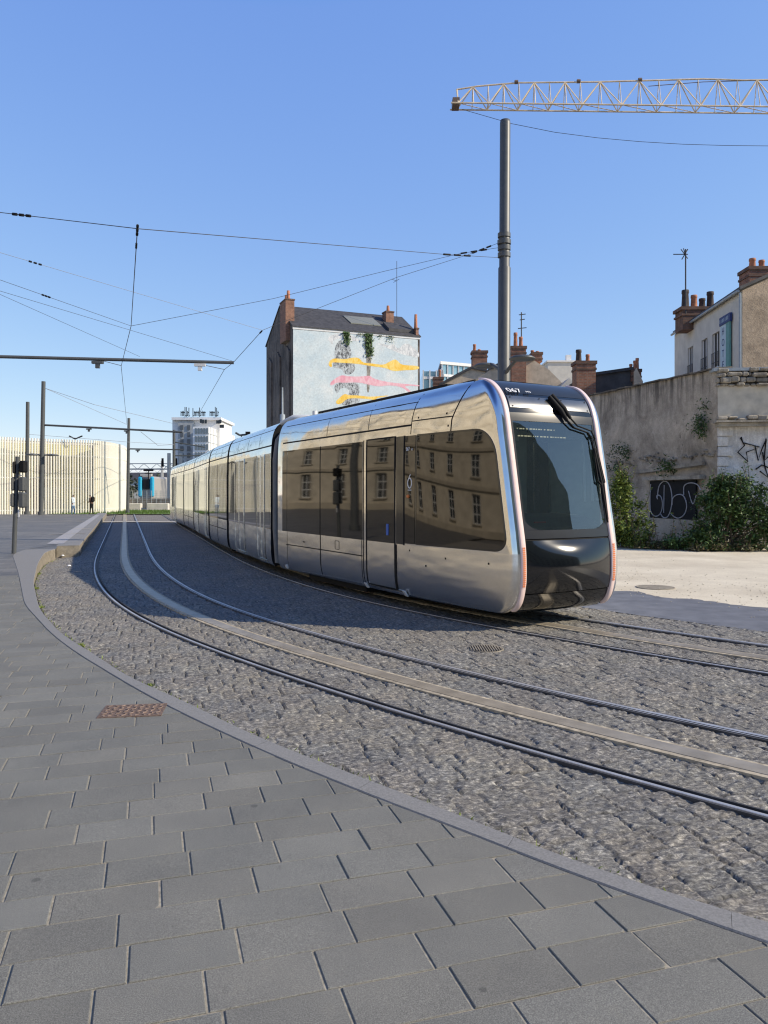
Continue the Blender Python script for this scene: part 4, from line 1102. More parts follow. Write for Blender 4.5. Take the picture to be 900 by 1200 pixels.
for z in rows_z:
    for y in yy:
        if y < -30: continue
        if w0 is None:
            mm = MB(); mm.add([(X0 - .38, y - .56, z - .01), (X0 - .38, y + .56, z - .01), (X0 - .38, y + .56, z + 2.21), (X0 - .38, y - .56, z + 2.21)], [(0, 1, 2, 3)])
            w0 = mm.build('window', M['greywin'], sb, loc=(0, y - 10, z)); wy, wz = y, z
            mm = MB()
            for k in (-.5, 0, .5): mm.box((X0 - .33, y + k, z + 1.1), (.06, .07, 2.2))
            for k in (.03, .75, 1.45, 2.17): mm.box((X0 - .33, y, z + k), (.06, 1.1, .06))
            f0 = mm.build('bars', M['windowwhite'], w0)
            mm = MB(); mm.box((X0 + .1, y, z - .06), (.3, 1.4, .12)); s0 = mm.build('sill', STD, w0)
        else:
            o_ = w0.copy(); C.objects.link(o_); o_.location = (0, y - 10, z)
            for ch in (f0, s0):
                c_ = ch.copy(); C.objects.link(c_); c_.parent = o_

# unseen block added behind the camera on the right for a dark windscreen reflection
ob = empty('reflection_block', (35, -45, 0), 'tall plain grey-green block added unseen behind the camera to mirror dark in the windscreen', 'building')
m = MB(); q = [Vector((35, -45, 0)), Vector((60, -4, 0)), Vector((72, -11, 0)), Vector((47, -52, 0))]
m.prism(q, (0, 0, 17)); OBM = simple('grey_green_render', (.34, .38, .30), .9, var=.1, scale=1); m.build('wall', OBM, ob)
m = MB(); fdir = (q[1] - q[0]).normalized(); nrm_ = Vector((-fdir.y, fdir.x, 0))
prof = [(0, 17), (0, 42), (5, 41), (12, 37), (20, 32.5), (28, 29), (36, 25.5), (43, 21), (48, 17)]
m.prism([q[0] + fdir * u_ + Vector((0, 0, z_)) for u_, z_ in prof], nrm_ * -14); m.build('roof', OBM, ob)  # sloping upper outline shaped for the diagonal edge of the reflection
for z_ in (2, 5.4, 8.8, 12.2):
    for k in range(9):
        p = q[0] + fdir * (3 + k * 4.6) + nrm_ * .03 + Vector((0, 0, z_)); m = MB(); m.prism([p, p + fdir * 1.4, p + fdir * 1.4 + Vector((0, 0, 1.9)), p + Vector((0, 0, 1.9))], nrm_ * .03); m.build('window', M['greywin'], ob)

# ================================================================== POLES, LAMPS, WIRES
def pole_at(px_base, Y, z0, ztop, r0, r1, px_top=None):
    x0 = (px_base - 450) / 900 * Y; x1 = ((px_top if px_top else px_base) - 450) / 900 * Y
    return Vector((x0, Y, z0)), Vector((x1, Y, ztop))
# main pole
YP = 22.0
b0, t0 = pole_at(589.5, YP, -.05, EYE + 437 * YP / 900, .16, .14, 592)
mp = empty('catenary_mast', b0, 'thick grey round mast rising behind the tram front with twin lamps and wire clamps', 'mast')
m = MB(); m.path([b0, b0 + (t0 - b0) * .66, b0 + (t0 - b0) * .663, t0 - Vector((0, 0, .12)), t0 - Vector((0, 0, .03)), t0], [.185, .178, .152, .150, .14, .05], 24); m.build('pole', M['pole'], mp)
m = MB()
for py in (276, 284, 291, 299):
    p = P(590.8, py, YP); m.path([p - Vector((0, 0, .06)), p + Vector((0, 0, .06))], .185 if py != 284 else .195, 20)
m.build('clamp_ring', M['pole'], mp)
m = MB(); m.path([Vector((b0.x, YP, -.05)), Vector((b0.x, YP, .12))], .28, 16); m.build('base_plate', M['pole'], mp)
def lamp_head(m, c, r=.36, tilt=0):
    m.lathe(c, [(.04, .10), (.12, .085), (r * .75, .06), (r, 0), (r * .98, -.03), (r * .6, -.05), (.02, -.055)][::-1], 24)
for px, py, Y_ in ((569, 429, 22.9), (612, 420, 21.1)):
    m = MB(); c = P(px, py, Y_); s_ = Vector((b0.x + .01, YP, c.z - .35))
    m.path([s_, s_.lerp(c, .35) + Vector((0, 0, .08)), s_.lerp(c, .7) + Vector((0, 0, .12)), c + Vector((0, 0, .05))], [.06, .05, .045, .04], 10); lamp_head(m, c); m.build('lamp_arm', M['pole'], mp)
# smaller masts
def mast(px, Y, ytop, r, label, px_top=None, z0=None, lamps=None, name='catenary_mast', group=None):
    z0 = float(zp(Y)) if z0 is None else z0
    b, t_ = pole_at(px, Y, z0 - .03, EYE + (577 - ytop) * Y / 900, r, r, px_top)
    e = empty(name, b, label, 'mast', group); m = MB(); m.path([b, t_], [r * 1.1, r * .9], 14); m.build('pole', M['pole'], e)
    m = MB(); m.path([b, b + Vector((0, 0, .25))], r * 1.5, 14); m.build('base_collar', M['pole'], e)
    if lamps:
        for lx, ly in lamps:
            m = MB(); c = P(lx, ly, Y); s_ = Vector((b.x, Y, c.z - .05)); m.path([s_, s_.lerp(c, .5) + Vector((0, 0, .05)), c], .05, 8); lamp_head(m, c, .45); m.build('lamp_arm', M['pole'], e)
    return e
mA = mast(48, 53, 447, .15, 'tall dark mast on the left plaza carrying a long span beam and twin lamps', 51, .26, lamps=((38, 533), (61, 533.5)))
mB = mast(31.5, 60, 471, .15, 'plain dark mast just left of the twin-lamp mast', 32.5, .1)
mC = mast(149.5, 66, 490, .13, 'dark mast at the right end of the slatted pavilion', 151, 0)
mD = mast(204, 75, 504, .14, 'dark mast rising behind the rear end of the tram', 204, 0)
def beam(name, a, b, r, label, hang=(), parent=None):
    m = MB(); m.path([a, b], r, 10)
    e = empty(name, a, label, 'beam') if parent is None else parent
    m.build('beam', M['pole'], e)
    for h in hang:
        m = MB(); c = a.lerp(b, h); m.box((c.x, c.y, c.z - r - .05), (.35, .12, .08)); m.box((c.x, c.y, c.z - r - .16), (.12, .1, .14)); m.build('hanger', M['windowwhite'] if h > .7 else M['pole'], e)
    return e
zb = P(274, 425, 24.6).z
bL = Vector(((-170 - 450) / 900 * 23.0, 23.0, zb + .02))
sp1 = empty('span_beam', bL, 'long thin horizontal beam with two hangers crossing high over the left track', 'beam')
beam('span_beam', bL, P(274, 425, 24.6), .052, '', (.625, .905), parent=sp1)
mE = mast(-170, 23, 300, .15, '', z0=.26); mE['label'] = 'dark mast outside the left edge holding the long thin beam'
for mst, a, b, hg, r_ in ((mA, P(50, 498, 53), P(214, 506.5, 53), (.33, .6), .07), (mC, P(151, 526, 66), P(216, 527, 66), (.16,), .06), (mD, P(204, 518, 75), P(240, 524, 75), (), .06), (mD, P(204, 534, 75), P(243, 534, 75), (), .06)):
    beam('beam', a, b, r_, '', hg, parent=mst)
def wire(name, pts, r, label, mat=None, sag=0, group='overhead wires', ins=None):
    m = MB(); P_ = []
    for a, b in zip(pts[:-1], pts[1:]):
        for k in range(10):
            t_ = k / 10; p = a.lerp(b, t_); p.z -= sag * 4 * t_ * (1 - t_) * (b - a).length / 20; P_.append(p)
    P_.append(pts[-1]); c = P_[len(P_) // 2]
    e = empty(name, pts[0], label, 'wire', group); m.path(P_, r * .85, 5); m.build('strand', mat or M['wire'], e)
    if ins:
        for i0_, t_, L_, rr in ins:
            a, b = pts[i0_], pts[i0_ + 1]; d = (b - a).normalized(); q = a.lerp(b, t_); m = MB()
            for k in range(3): m.path([q + d * (k * L_ / 3), q + d * (k * L_ / 3 + L_ * .2)], [rr * .7, rr * .7], 8)
            m.build('insulator', M['mattblack'], e)
    return e
YC = {}
nodeL = P(153.6, 382, 19.4); nodeR = P(307.6, 387, 19.9)
topL = P(161, 268, 12.0)
pol = lambda py: P(586, py, YP)
wire('span_wire', [P(-160, 225, 13), P(0, 249, 13), topL, P(520, 298, 19.5), pol(302)], .008, 'topmost dark span wire running from the left edge to the lower mast clamp', ins=[(0, .97, .0, .02), (1, .10, .45, .035), (3, .0, 1.6, .035)])
wire('contact_wire', [P(161.3, 263, 11.9), topL, nodeL, P(142, 429, 25.5), P(148.6, 497, 47)], .010, 'dark wire hanging in a zigzag over the empty track', ins=[(0, .2, .3, .03), (1, .1, .3, .025)])
wire('contact_wire', [nodeR, P(273.8, 424.5, 24.8), P(263, 433, 26), P(233, 485, 41)], .010, 'dark wire descending behind the long beam towards the white tower', ins=[(0, .02, .3, .03)])
wire('span_wire', [nodeL, P(320, 350, 20.6), P(450, 318, 21.4), P(540, 297, 21.8), pol(290)], .007, 'straight wire climbing from the zigzag wire to the mast', ins=[(3, .0, .9, .035)])
wire('span_wire', [nodeR, P(320, 382, 20.2), P(465, 325, 21.3), P(550, 298, 21.8), pol(284)], .007, 'wire climbing past the mural house to the upper mast clamp', ins=[(3, .1, .7, .035)])
wire('span_wire', [P(-120, 252, 15), P(0, 296, 16), nodeR], .006, 'faint pale wire slanting down from the left edge to above the mural house', M['wirepale'], ins=[(1, .09, .3, .03)])
wire('span_wire', [P(-120, 286, 15), P(0, 328, 16), nodeL], .006, 'wire slanting from the left edge to the zigzag wire knot', ins=[(1, .28, .25, .03)])
wire('span_wire', [P(-120, 316, 16), P(0, 341, 17.5), P(153, 387, 20.5), P(272, 423, 24.5)], .006, 'wire slanting from the left edge to the right end of the long beam')
wire('span_wire', [P(-120, 290, 17), P(0, 345, 19), P(164, 418, 24.4)], .006, 'lowest of the wires slanting from the left edge to the middle of the long beam')
wire('stay_wire', [P(115, 421.5, 24.2), P(142, 428.5, 25.5)], .012, 'short stay from the left hanger of the long beam')
wire('stay_wire', [P(235, 427, 24.5), P(263, 433, 26)], .012, 'short stay from the right hanger of the long beam')
wire('span_wire', [P(53, 455, 53), P(110, 474, 53), P(202, 496, 60)], .018, 'upper of two thin wires from the twin-lamp mast towards the tower', M['wirepale'])
wire('span_wire', [P(53, 455, 53), P(150, 498, 63)], .018, 'lower of two thin wires from the twin-lamp mast to the pavilion mast', M['wirepale'])
wire('span_wire', [P(34, 509, 60), P(100, 514, 62), P(150, 518, 64), P(204, 521, 72)], .018, 'thin level wire just above the slatted pavilion roof', M['wirepale'])
wire('span_wire', [P(165, 506, 53), P(185, 522, 60), P(203, 521, 72)], .02, 'short sagging wire between the two far beams', M['wirepale'])

# far street lamp behind the tram
sl_ = empty('street_lamp', P(268, 590, 70), 'curved double-headed street lamp peeking over the tram roof', 'street lamp')
sl_.location.z = 0
m = MB(); m.path([Vector((P(268, 590, 70).x, 70, 0)), P(268, 540, 70), P(270, 524, 70), P(274, 517, 70), P(281, 514, 70), P(290, 513, 70)], [.12, .1, .09, .08, .08, .08], 8); m.build('pole', M['pole'], sl_)
for a, b in (((276, 507), (281, 510)), ((281, 510), (291, 509))):
    m = MB(); m.path([P(*a, 70), P(*b, 70)], .09, 8); m.build('lamp_head', M['pole'], sl_)
m = MB(); m.box(P(290.5, 507.5, 70), (.4, .3, .25)); m.build('lamp_head', M['mattblack'], sl_)
m = MB(); m.path([P(283, 510, 70), P(283, 514, 70)], .06, 6); m.build('bracket', M['pole'], sl_)

# traffic signal
YS = 19.4; sb0 = Vector(((16.3 - 450) / 900 * YS, YS, .262)); st0 = P(20.5, 535, YS)
ts = empty('tram_signal', sb0, 'grey signal post with three stacked signal boxes seen from behind at the left edge', 'signal')
m = MB(); m.path([sb0, st0], [.058, .052], 14); m.build('post', M['pole'], ts)
for (x0, x1, y0, y1, mt) in ((25, 32, 540, 554, 'mattblack'), (24, 31, 559, 576, 'pole'), (24, 31, 577, 595, 'pole'), (15.5, 18.5, 559, 575, 'pole'), (14.8, 18.5, 578, 594, 'pole'), (17.2, 20, 541, 555, 'mattblack')):
    a, b = P(x0, y0, YS), P(x1, y1, YS); m = MB(); m.box((a + b) / 2 + Vector((0, -.05, 0)), (abs(b.x - a.x), .2, abs(a.z - b.z)), 0, bev=.03)
    h = m.build('signal_box', M[mt], ts)
for y_ in (541, 557, 577):
    m = MB(); a, b = P(19.5, y_, YS), P(26, y_, YS); m.path([a, b], .014, 6); m.build('bracket', M['windowwhite'], ts)
m = MB(); a, b = P(21, 597, YS), P(22.6, 606, YS); m.box((a + b) / 2, (abs(b.x - a.x), .02, abs(a.z - b.z))); m.build('sticker', M['white'], ts)

# ================================================================== CRANE
YK = 100; kr = empty('tower_crane', P(1150, 577, YK), 'pale orange lattice crane jib reaching in from the right above the mast', 'crane')
m = MB(); m2 = MB()
def KP(px, py, dy=0): return P(px, py, YK) + Vector((0, dy, 0))
def ytop_(px): return float(np.interp(px, [535, 560, 607, 700, 824, 870, 1150], [105, 101, 97, 96, 92.5, 94, 90]))
def ybot_(px): return float(np.interp(px, [528, 900, 1150], [124.5, 129, 132]))
bay = 36.0; x = 536.0; tops = []
for dy in (-.9, .9): m.path([KP(528, ybot_(528), dy), KP(900, 129, dy), KP(1150, 132, dy)], .10, 6)
m.path([KP(q, ytop_(q)) for q in (535, 560, 607, 700, 824, 870, 1150)], .10, 6); m.build('chords', M['crane'], kr)
k = 0
while x < 1130:
    bx_ = bay if x < 680 else 46.0
    xm = x + bx_ / 2
    for dy in (-.9, .9):
        m2.path([KP(x, ybot_(x), dy), KP(xm, ytop_(xm))], .075, 5); m2.path([KP(xm, ytop_(xm)), KP(x + bx_, ybot_(x + bx_), dy)], .075, 5)
        m2.path([KP(xm, ybot_(xm), dy), KP(xm, ytop_(xm))], .06, 4); m2.path([KP(x, ybot_(x), dy), KP(x, ytop_(max(x, 540)))], .05, 4)
    m2.path([KP(x, ybot_(x), -.9), KP(x + bx_, ybot_(x + bx_), .9)], .06, 4); m2.path([KP(x, ybot_(x), -.9), KP(x, ybot_(x), .9)], .06, 4)
    x += bx_; k += 1
m2.path([KP(535, 105), KP(536, ybot_(536), -.9)], .08, 5); m2.build('lattice', M['crane'], kr)
m = MB(); m.box(KP(534, 122), (.9, 1.6, 1.0)); m.build('trolley_end', M['rust'], kr)
m = MB(); m.path([KP(q, y_) for q, y_ in ((760, 101), (824, 96), (880, 94.5), (1100, 92))], .05, 4)
for q in (605, 678, 750): m.path([KP(q - 2, ytop_(q) - 1), KP(q + 2, ytop_(q) - 1)], .25, 6)
m.build('pendant', M['rust'], kr)
m = MB()
for dx in (-1, 1):
    for dy in (-1, 1): m.path([Vector((P(1150, 0, YK).x + dx, YK + dy, 0)), Vector((P(1150, 0, YK).x + dx * .9, YK + dy * .9, 55))], .15, 6)
for z in range(0, 54, 3):
    X_ = P(1150, 0, YK).x
    for a, b in (((-1, -1), (1, -1)), ((1, -1), (1, 1)), ((1, 1), (-1, 1)), ((-1, 1), (-1, -1))): m.path([Vector((X_ + a[0], YK + a[1], z)), Vector((X_ + b[0], YK + b[1], z + 3))], .07, 4)
m.build('tower', M['crane'], kr)
wire('crane_cable', [P(x_, y_, YK) for x_, y_ in ((541, 128), (600, 145), (650, 155), (700, 161.5), (750, 166), (800, 169), (850, 170.5), (900, 171), (1140, 160))], .04, 'thin sagging cable hanging below the crane jib', M['wire'], group='crane cables')

# ================================================================== HOUSES
def poly3(pts, Y): return [P(x, y, Y) for x, y in pts]
def chimney(parent, x0, x1, ytop, ybot, Y, pots, mat='brick', depth=.9):
    a, b = P(x0, ytop, Y), P(x1, ybot, Y); m = MB(); cx, w_ = (a.x + b.x) / 2, b.x - a.x; h = a.z - b.z
    m.box((cx, Y + depth / 2, (a.z + b.z) / 2), (w_ * .94, depth, h)); ch = m.build('chimney', M[mat], parent)
    m = MB(); m.box((cx, Y + depth / 2, a.z + .0), (w_ * 1.06, depth * 1.1, .16)); m.box((cx, Y + depth / 2, a.z - .32), (w_ * 1.02, depth * 1.06, .10)); m.build('cap', M['sootbrick'], ch)
    for px, y0, y1, rr, mt in pots:
        m = MB(); p = P(px, y1, Y); hh = (y1 - y0) * Y / 900; rr = rr * .72; m.lathe((p.x, Y + depth / 2, p.z - .05), [(rr * 1.35, 0), (rr, .15 * hh), (rr * .8, hh * .85), (rr * .95, hh * .9), (rr * .9, hh + .05), (rr * .6, hh + .05)], 12); m.build('pot', M[mt], ch)
    return ch
def antenna(px, ytop, ybot, Y, label, arms):
    b = P(px, ybot, Y); e = empty('tv_antenna', b, label, 'antenna'); m = MB(); m.path([b, P(px, ytop, Y)], .035, 6); m.build('mast', M['wire'], e)
    m = MB()
    for x0, y0, x1, y1 in arms: m.path([P(x0, y0, Y), P(x1, y1, Y)], .025, 4)
    m.build('elements', M['wire'], e); return e

# --- house with the mural
MK = 1.4
e0 = Vector((-9.982, 84, 0)); wd = Vector((10.2, 4.2, 0)); wdir = wd.normalized(); bdir = Vector((-wdir.y, wdir.x, 0)); Wm = 10.95 * MK
mh = empty('mural_house', e0, 'tall narrow house with a blue painted gable mural and slate roof', 'house')
HM, RM, DM = 1.8 + 12.95 * MK, 1.8 + 15.4 * MK, 8.6 * MK
def HP(u, d, z): return e0 + wdir * u + bdir * d + Vector((0, 0, z))
m = MB(); c_ = [HP(0, 0, 0), HP(Wm, 0, 0), HP(Wm, DM, 0), HP(0, DM, 0)]
m.prism(c_, (0, 0, HM))
m.add([HP(0, 0, HM), HP(0, DM, HM), HP(0, DM * .45, RM)], [(0, 1, 2)]); m.add([HP(Wm, 0, HM), HP(Wm, DM, HM), HP(Wm, DM * .45, RM)], [(0, 1, 2)])
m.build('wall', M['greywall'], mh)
m = MB()
for a, b in (((-.15, HM - .02), (DM * .45, RM)), ((DM + .2, HM - .1), (DM * .45, RM))):
    m.prism([HP(-.1, a[0], a[1]), HP(Wm + .1, a[0], a[1]), HP(Wm + .1, b[0], b[1]), HP(-.1, b[0], b[1])], (0, 0, .12))
rf = m.build('roof', M['slate'], mh)
m = MB()
def RPt(u, t_, up=.13): return HP(u * MK, -.15 + (DM * .45 + .15) * t_, HM + (RM - HM) * t_ + up)
m.prism([RPt(5.3, .35), RPt(8.0, .35), RPt(7.8, .72), RPt(5.1, .72)], (0, 0, .1)); m.build('skylight', simple('dusty_skylight', (.22, .22, .17), .3), rf)
m = MB(); m.prism([RPt(8.3, .12), RPt(10.6, .12), RPt(10.3, .42), RPt(8.3, .45)], (0, 0, .35)); m.build('dormer', M['slate'], rf)
m = MB(); m.prism([HP(u, -.02, z) for u, z in ((-.02, HM - .25), (Wm + .02, HM - .25), (Wm + .02, HM - .01), (-.02, HM - .01))], bdir * -.06); m.build('coping', M['windowwhite'], mh)
# mural as painted wall layers
t = NT('pale_blue_painted_render'); t.set(Roughness=.9); v = t.coord()
c = t.ramp(t.noise(v, .5, 6, .65), [(.3, (.52, .62, .66)), (.55, (.62, .69, .70)), (.75, (.74, .76, .74))])
c = t.mix(1, c, t.ramp(t.noise(v, 5, 5, .7), [(.3, .82), (.7, 1.1)]), 'MULTIPLY')
c = t.mix(t.ramp(t.noise(v, 1.9, 7, .8, 1), [(.66, 0.), (.70, .7)]), c, (.62, .58, .48)); t.col(c); M['mural'] = t.m
def mu(px, py):
    """pixel to gable coordinates (u, z)"""
    dx = (px - 450) / 900; u_ = (dx * e0.y - e0.x) / (wdir.x - dx * wdir.y); Y = e0.y + wdir.y * u_; return u_, EYE - (py - 577) / 900 * Y
mw = MB(); mw.prism([HP(u, -.03, z) for u, z in ((.03, 0), (Wm - .22, 0), (Wm - .3, HM - .3), (.03, HM - .3))], bdir * -.04); mural = mw.build('painted_gable', M['mural'], mh)
def blob(pts, mat, off, name, closed=True, parent=None):
    vo, _, fo, _, _, _ = delaunay_2d_cdt([Vector(p) for p in pts], [(i, (i + 1) % len(pts)) for i in range(len(pts))], [], 1, 1e-6)
    m = MB(); m.add([HP(p.x, -.07 - off, p.y) for p in vo], [tuple(f) for f in fo]); return m.build(name, mat, parent or mural, recalc=False)
def zoompts(l): return [mu(380 + x / 7.5, 380 + y / 7.5) for x, y in l]
def smooth_closed(l, it=2):
    for _ in range(it):
        o = []
        for i in range(len(l)):
            a, b = l[i], l[(i + 1) % len(l)]; o += [(a[0] * .75 + b[0] * .25, a[1] * .75 + b[1] * .25), (a[0] * .25 + b[0] * .75, a[1] * .25 + b[1] * .75)]
        l = o
    return l
def paint(name, c1, c2, sc_, det=6):
    t = NT(name); t.set(Roughness=.9); v = t.coord(scale=(1, 1, .5)); t.col(t.ramp(t.noise(v, sc_, det, .75, .8), [(.4, c1), (.6, c2)])); return t.m
GREYP = paint('grey_brushwork', (.07, .07, .075), (.60, .64, .65), 5.5); WHITEP = paint('white_brushwork', (.45, .47, .48), (.8, .8, .78), 3)
YEL = paint('yellow_brushwork', (.85, .5, .05), (.9, .68, .22), 2.2); PNK = paint('pink_brushwork', (.75, .33, .4), (.82, .55, .58), 2.2)
blob(smooth_closed(zoompts([(20, 130), (60, 95), (150, 80), (230, 90), (300, 130), (330, 150), (200, 150), (120, 120), (70, 150), (80, 190)])), WHITEP, .002, 'cloud_painting')
blob(smooth_closed(zoompts([(440, 165), (520, 175), (580, 190), (600, 165), (635, 210), (660, 215), (690, 175), (740, 170), (790, 210), (832, 250), (832, 300), (760, 280), (690, 270), (610, 235), (520, 195)])), WHITEP, .002, 'cloud_painting')
blob(smooth_closed(zoompts([(100, 180), (140, 135), (190, 150), (225, 200), (240, 260), (225, 300), (270, 350), (270, 410), (215, 450), (170, 430), (150, 390), (80, 385), (75, 350), (90, 310), (88, 240)])), GREYP, .004, 'portrait_shape')
blob(smooth_closed(zoompts([(80, 545), (130, 505), (200, 520), (290, 510), (310, 560), (300, 640), (315, 690), (220, 710), (150, 715), (160, 660), (230, 600), (200, 560), (140, 560), (110, 620)])), GREYP, .004, 'portrait_shape')
blob(smooth_closed(zoompts([(360, 80), (415, 80), (418, 160), (410, 260), (412, 330), (400, 440), (395, 600), (370, 600), (372, 430), (368, 300), (360, 230), (352, 160)])), paint('stained_render', (.16, .14, .11), (.36, .34, .3), 3), .005, 'stain')
blob(smooth_closed(zoompts([(30, 350), (60, 305), (110, 300), (180, 310), (260, 290), (310, 300), (335, 340), (420, 345), (520, 360), (570, 330), (620, 305), (650, 330), (680, 360), (832, 365), (832, 400), (700, 405), (600, 415), (540, 385), (420, 370), (330, 355), (250, 345), (150, 340), (90, 335), (60, 340), (70, 375), (50, 378)])), YEL, .008, 'yellow_ribbon')
blob(smooth_closed(zoompts([(45, 520), (90, 480), (150, 445), (210, 460), (330, 460), (400, 450), (430, 480), (560, 510), (700, 525), (840, 535), (830, 548), (740, 540), (700, 545), (750, 580), (770, 610), (740, 600), (680, 550), (560, 535), (480, 550), (380, 530), (300, 510), (180, 515), (110, 510), (60, 545)])), PNK, .008, 'pink_ribbon')
blob(smooth_closed(zoompts([(95, 680), (140, 640), (175, 610), (220, 625), (300, 625), (400, 640), (560, 625), (560, 632), (430, 655), (520, 672), (480, 675), (370, 655), (240, 650), (190, 660), (150, 700), (110, 705)])), YEL, .008, 'yellow_ribbon')
def ivy(points, n, spread, parent, mat, leaf=.12, seed=1, name='ivy'):
    r_ = random.Random(seed); m = MB()
    for _ in range(n):
        u, z = r_.choice(points); u += r_.gauss(0, spread); z += r_.gauss(0, spread * 1.3); p = HP(u, -.10 - abs(r_.gauss(0, .08)), min(z, HM - .2)); a = Vector([r_.gauss(0, 1) for _ in range(3)]).normalized() * leaf; b = a.orthogonal().normalized() * leaf * .6
        m.add([p - a, p - b, p + a, p + b], [(0, 1, 2, 3)])
    return m.build(name, mat, parent, recalc=False)
ivy([mu(380 + x / 7.5, 380 + y / 7.5) for x, y in ((190, 60), (195, 90), (190, 120), (200, 140))], 150, .2, mh, M['leafdark'], .16, 1)
ivy([mu(380 + x / 7.5, 380 + y / 7.5) for x, y in ((385, 90), (388, 130), (385, 170), (392, 215), (395, 260), (385, 150))], 260, .24, mh, M['leafdark'], .16, 2)
ivy([mu(380 + x / 7.5, 380 + y / 7.5) for x, y in ((320, 90), (480, 100), (570, 110), (580, 130))], 80, .22, mh, M['leafdark'], .10, 3)
# tall dark side: pilaster breaks
m = MB()
for d0 in (.9, 5.0, 9.0): m.prism([HP(-.02, d0, 0), HP(-.02, d0 + 1.2, 0), HP(-.02, d0 + 1.2, 18.2), HP(-.02, d0, 17.4)], wdir * -.16)
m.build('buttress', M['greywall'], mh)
def chim3(parent, u, d, w_, dp, z0, z1, pots, mat='brick'):
    m = MB(); m.prism([HP(u, d, z0), HP(u + w_, d, z0), HP(u + w_, d + dp, z0), HP(u, d + dp, z0)], (0, 0, z1 - z0)); ch = m.build('chimney', M[mat], parent)
    m = MB(); m.prism([HP(u - .06, d - .06, z1), HP(u + w_ + .06, d - .06, z1), HP(u + w_ + .06, d + dp + .06, z1), HP(u - .06, d + dp + .06, z1)], (0, 0, .15)); m.build('cap', M['sootbrick'], ch)
    for f, hh in pots:
        m = MB(); p = HP(u + w_ / 2, d + dp * f, z1 + .1); m.lathe(p, [(.24, 0), (.2, hh * .2), (.16, hh), (.10, hh)], 12); m.build('pot', M['terracotta'], ch)
chim3(rf, -.5, 1.1, 1.0, 2.4, 18.6, 23.1, ((.3, 1.1), (.65, .8)))
chim3(rf, 12.3, 3.0, 1.0, 1.2, 21.2, 23.3, ((.5, .8),)); chim3(rf, Wm - .45, .1, .35, 1.1, 0.2, 20.9, ((.4, 1.7),))
antenna(465, 306, 372, 89, 'very tall thin aerial pole on the mural house roof', ((461, 331, 468, 327), (459, 327, 464, 329)))
m = MB(); q = HP(-.5, 1.5, 0)
tag(m.path([P(331, 600, 58), P(331, 486, 58), P(331, 485, 58), P(331, 454, 58)], [.2, .2, .07, .05], 10).build('vent_pipe', M['zinc'], loc=(P(331, 577, 58).x, 58, 0)), 'thin pale flue in front of the dark side of the mural house', 'flue')

# --- middle row of houses
def gable_house(name, prof, Y, depth, label, wallm, roofm='slate', over=.15, skew=0):
    e = empty(name, (P(prof[0][0], 577, Y).x, Y, 0), label, 'house')
    top = poly3(prof, Y); base = [Vector((top[-1].x, Y, 0)), Vector((top[0].x, Y, 0))]
    m = MB(); m.prism(top + base, (skew, depth, 0)); m.build('wall', M[wallm], e)
    m = MB()
    for a, b in zip(top[:-1], top[1:]):
        n_ = Vector((-(b - a).z, 0, (b - a).x)).normalized() * .14
        if n_.z < 0: n_ = -n_
        if n_.z < .12: continue
        m.prism([a + Vector((0, -over, 0)), b + Vector((0, -over, 0)), b + n_ + Vector((0, -over, 0)), a + n_ + Vector((0, -over, 0))], (skew, depth + over, 0))
    return e, m.build('roof', M[roofm], e)
eA, rA = gable_house('town_house', [(516, 452), (537, 440), (553, 432), (570, 436), (580, 446)], 50, 8, 'low house with dark slate roof left of the mast, next to the white glass block', 'beige')
chimney(rA, 553.5, 571.5, 412, 447, 51, ((557, 402, 412, .16, 'terracotta'), (562.5, 408, 413, .16, 'terracotta')))
chimney(rA, 508, 520, 443, 452, 50.5, ((516, 432, 444, .13, 'terracotta'),))
eB, rB = gable_house('town_house', [(556, 446), (575, 433), (600, 421), (626, 422.5), (643, 433), (662, 452)], 44, 9, 'beige gabled house right behind the mast, with two brick stacks', 'beige')
chimney(rB, 599, 617, 407, 450, 43.6, ((605.7, 388, 408, .17, 'terracotta'), (612, 393, 408, .17, 'terracotta')))
chimney(rB, 623.5, 636, 414, 424, 46, ((625.5, 409, 415, .16, 'terracotta'), (631.5, 410, 415, .16, 'terracotta')))
antenna(611, 366, 408, 44, 'small aerial behind the chimneys right of the mast', ((608, 369, 616, 368), (609, 375, 615, 374), (607, 385, 617, 384)))
wb = empty('white_block', (P(655, 577, 62).x, 62, 0), 'plain cream block behind the beige gabled house', 'building')
m = MB(); a, b = P(642, 424, 62), P(676, 424, 62); m.prism([Vector((a.x, 62, 0)), Vector((b.x, 62, 0)), Vector((b.x, 72, 0)), Vector((a.x, 72, 0))], (0, 0, a.z)); m.build('wall', M['cream'], wb)
m = MB(); m.box((b.x - .6, 62.4, a.z + .15), (.4, .4, .9)); m.box(((a.x + b.x) / 2, 67, a.z + .05), (b.x - a.x + .2, 10.2, .12)); m.build('parapet', M['whitewall'], wb)
eC, rC = gable_house('town_house', [(655, 455), (667, 443), (680, 455)], 43, 5, 'small slate roof peak with white verge left of the big brick stack', 'cream')
eD, rD = gable_house('town_house', [(662, 470), (668, 463), (690, 441), (742, 433.5), (753, 450), (754, 470)], 39, 5, 'dark slate roofed house behind the old wall with a big brick stack at its left', 'slate')
chimney(rD, 675, 699, 424.5, 475, 38, ((680.8, 408, 425, .22, 'sootpot'), (691.5, 413.5, 424, .16, 'terracotta')))
m = MB(); m.prism(poly3([(743, 436), (746, 431), (753.5, 447), (753.5, 470), (743, 470)], 38.8), (0, 4, 0)); m.build('gable', M['beige'], eD)
chimney(rD, 739.5, 752, 434, 447, 38.9, ((741.5, 425.5, 435, .13, 'terracotta'), (746, 421.5, 434, .12, 'terracotta'), (749, 418.5, 434, .13, 'terracotta')), depth=.6)
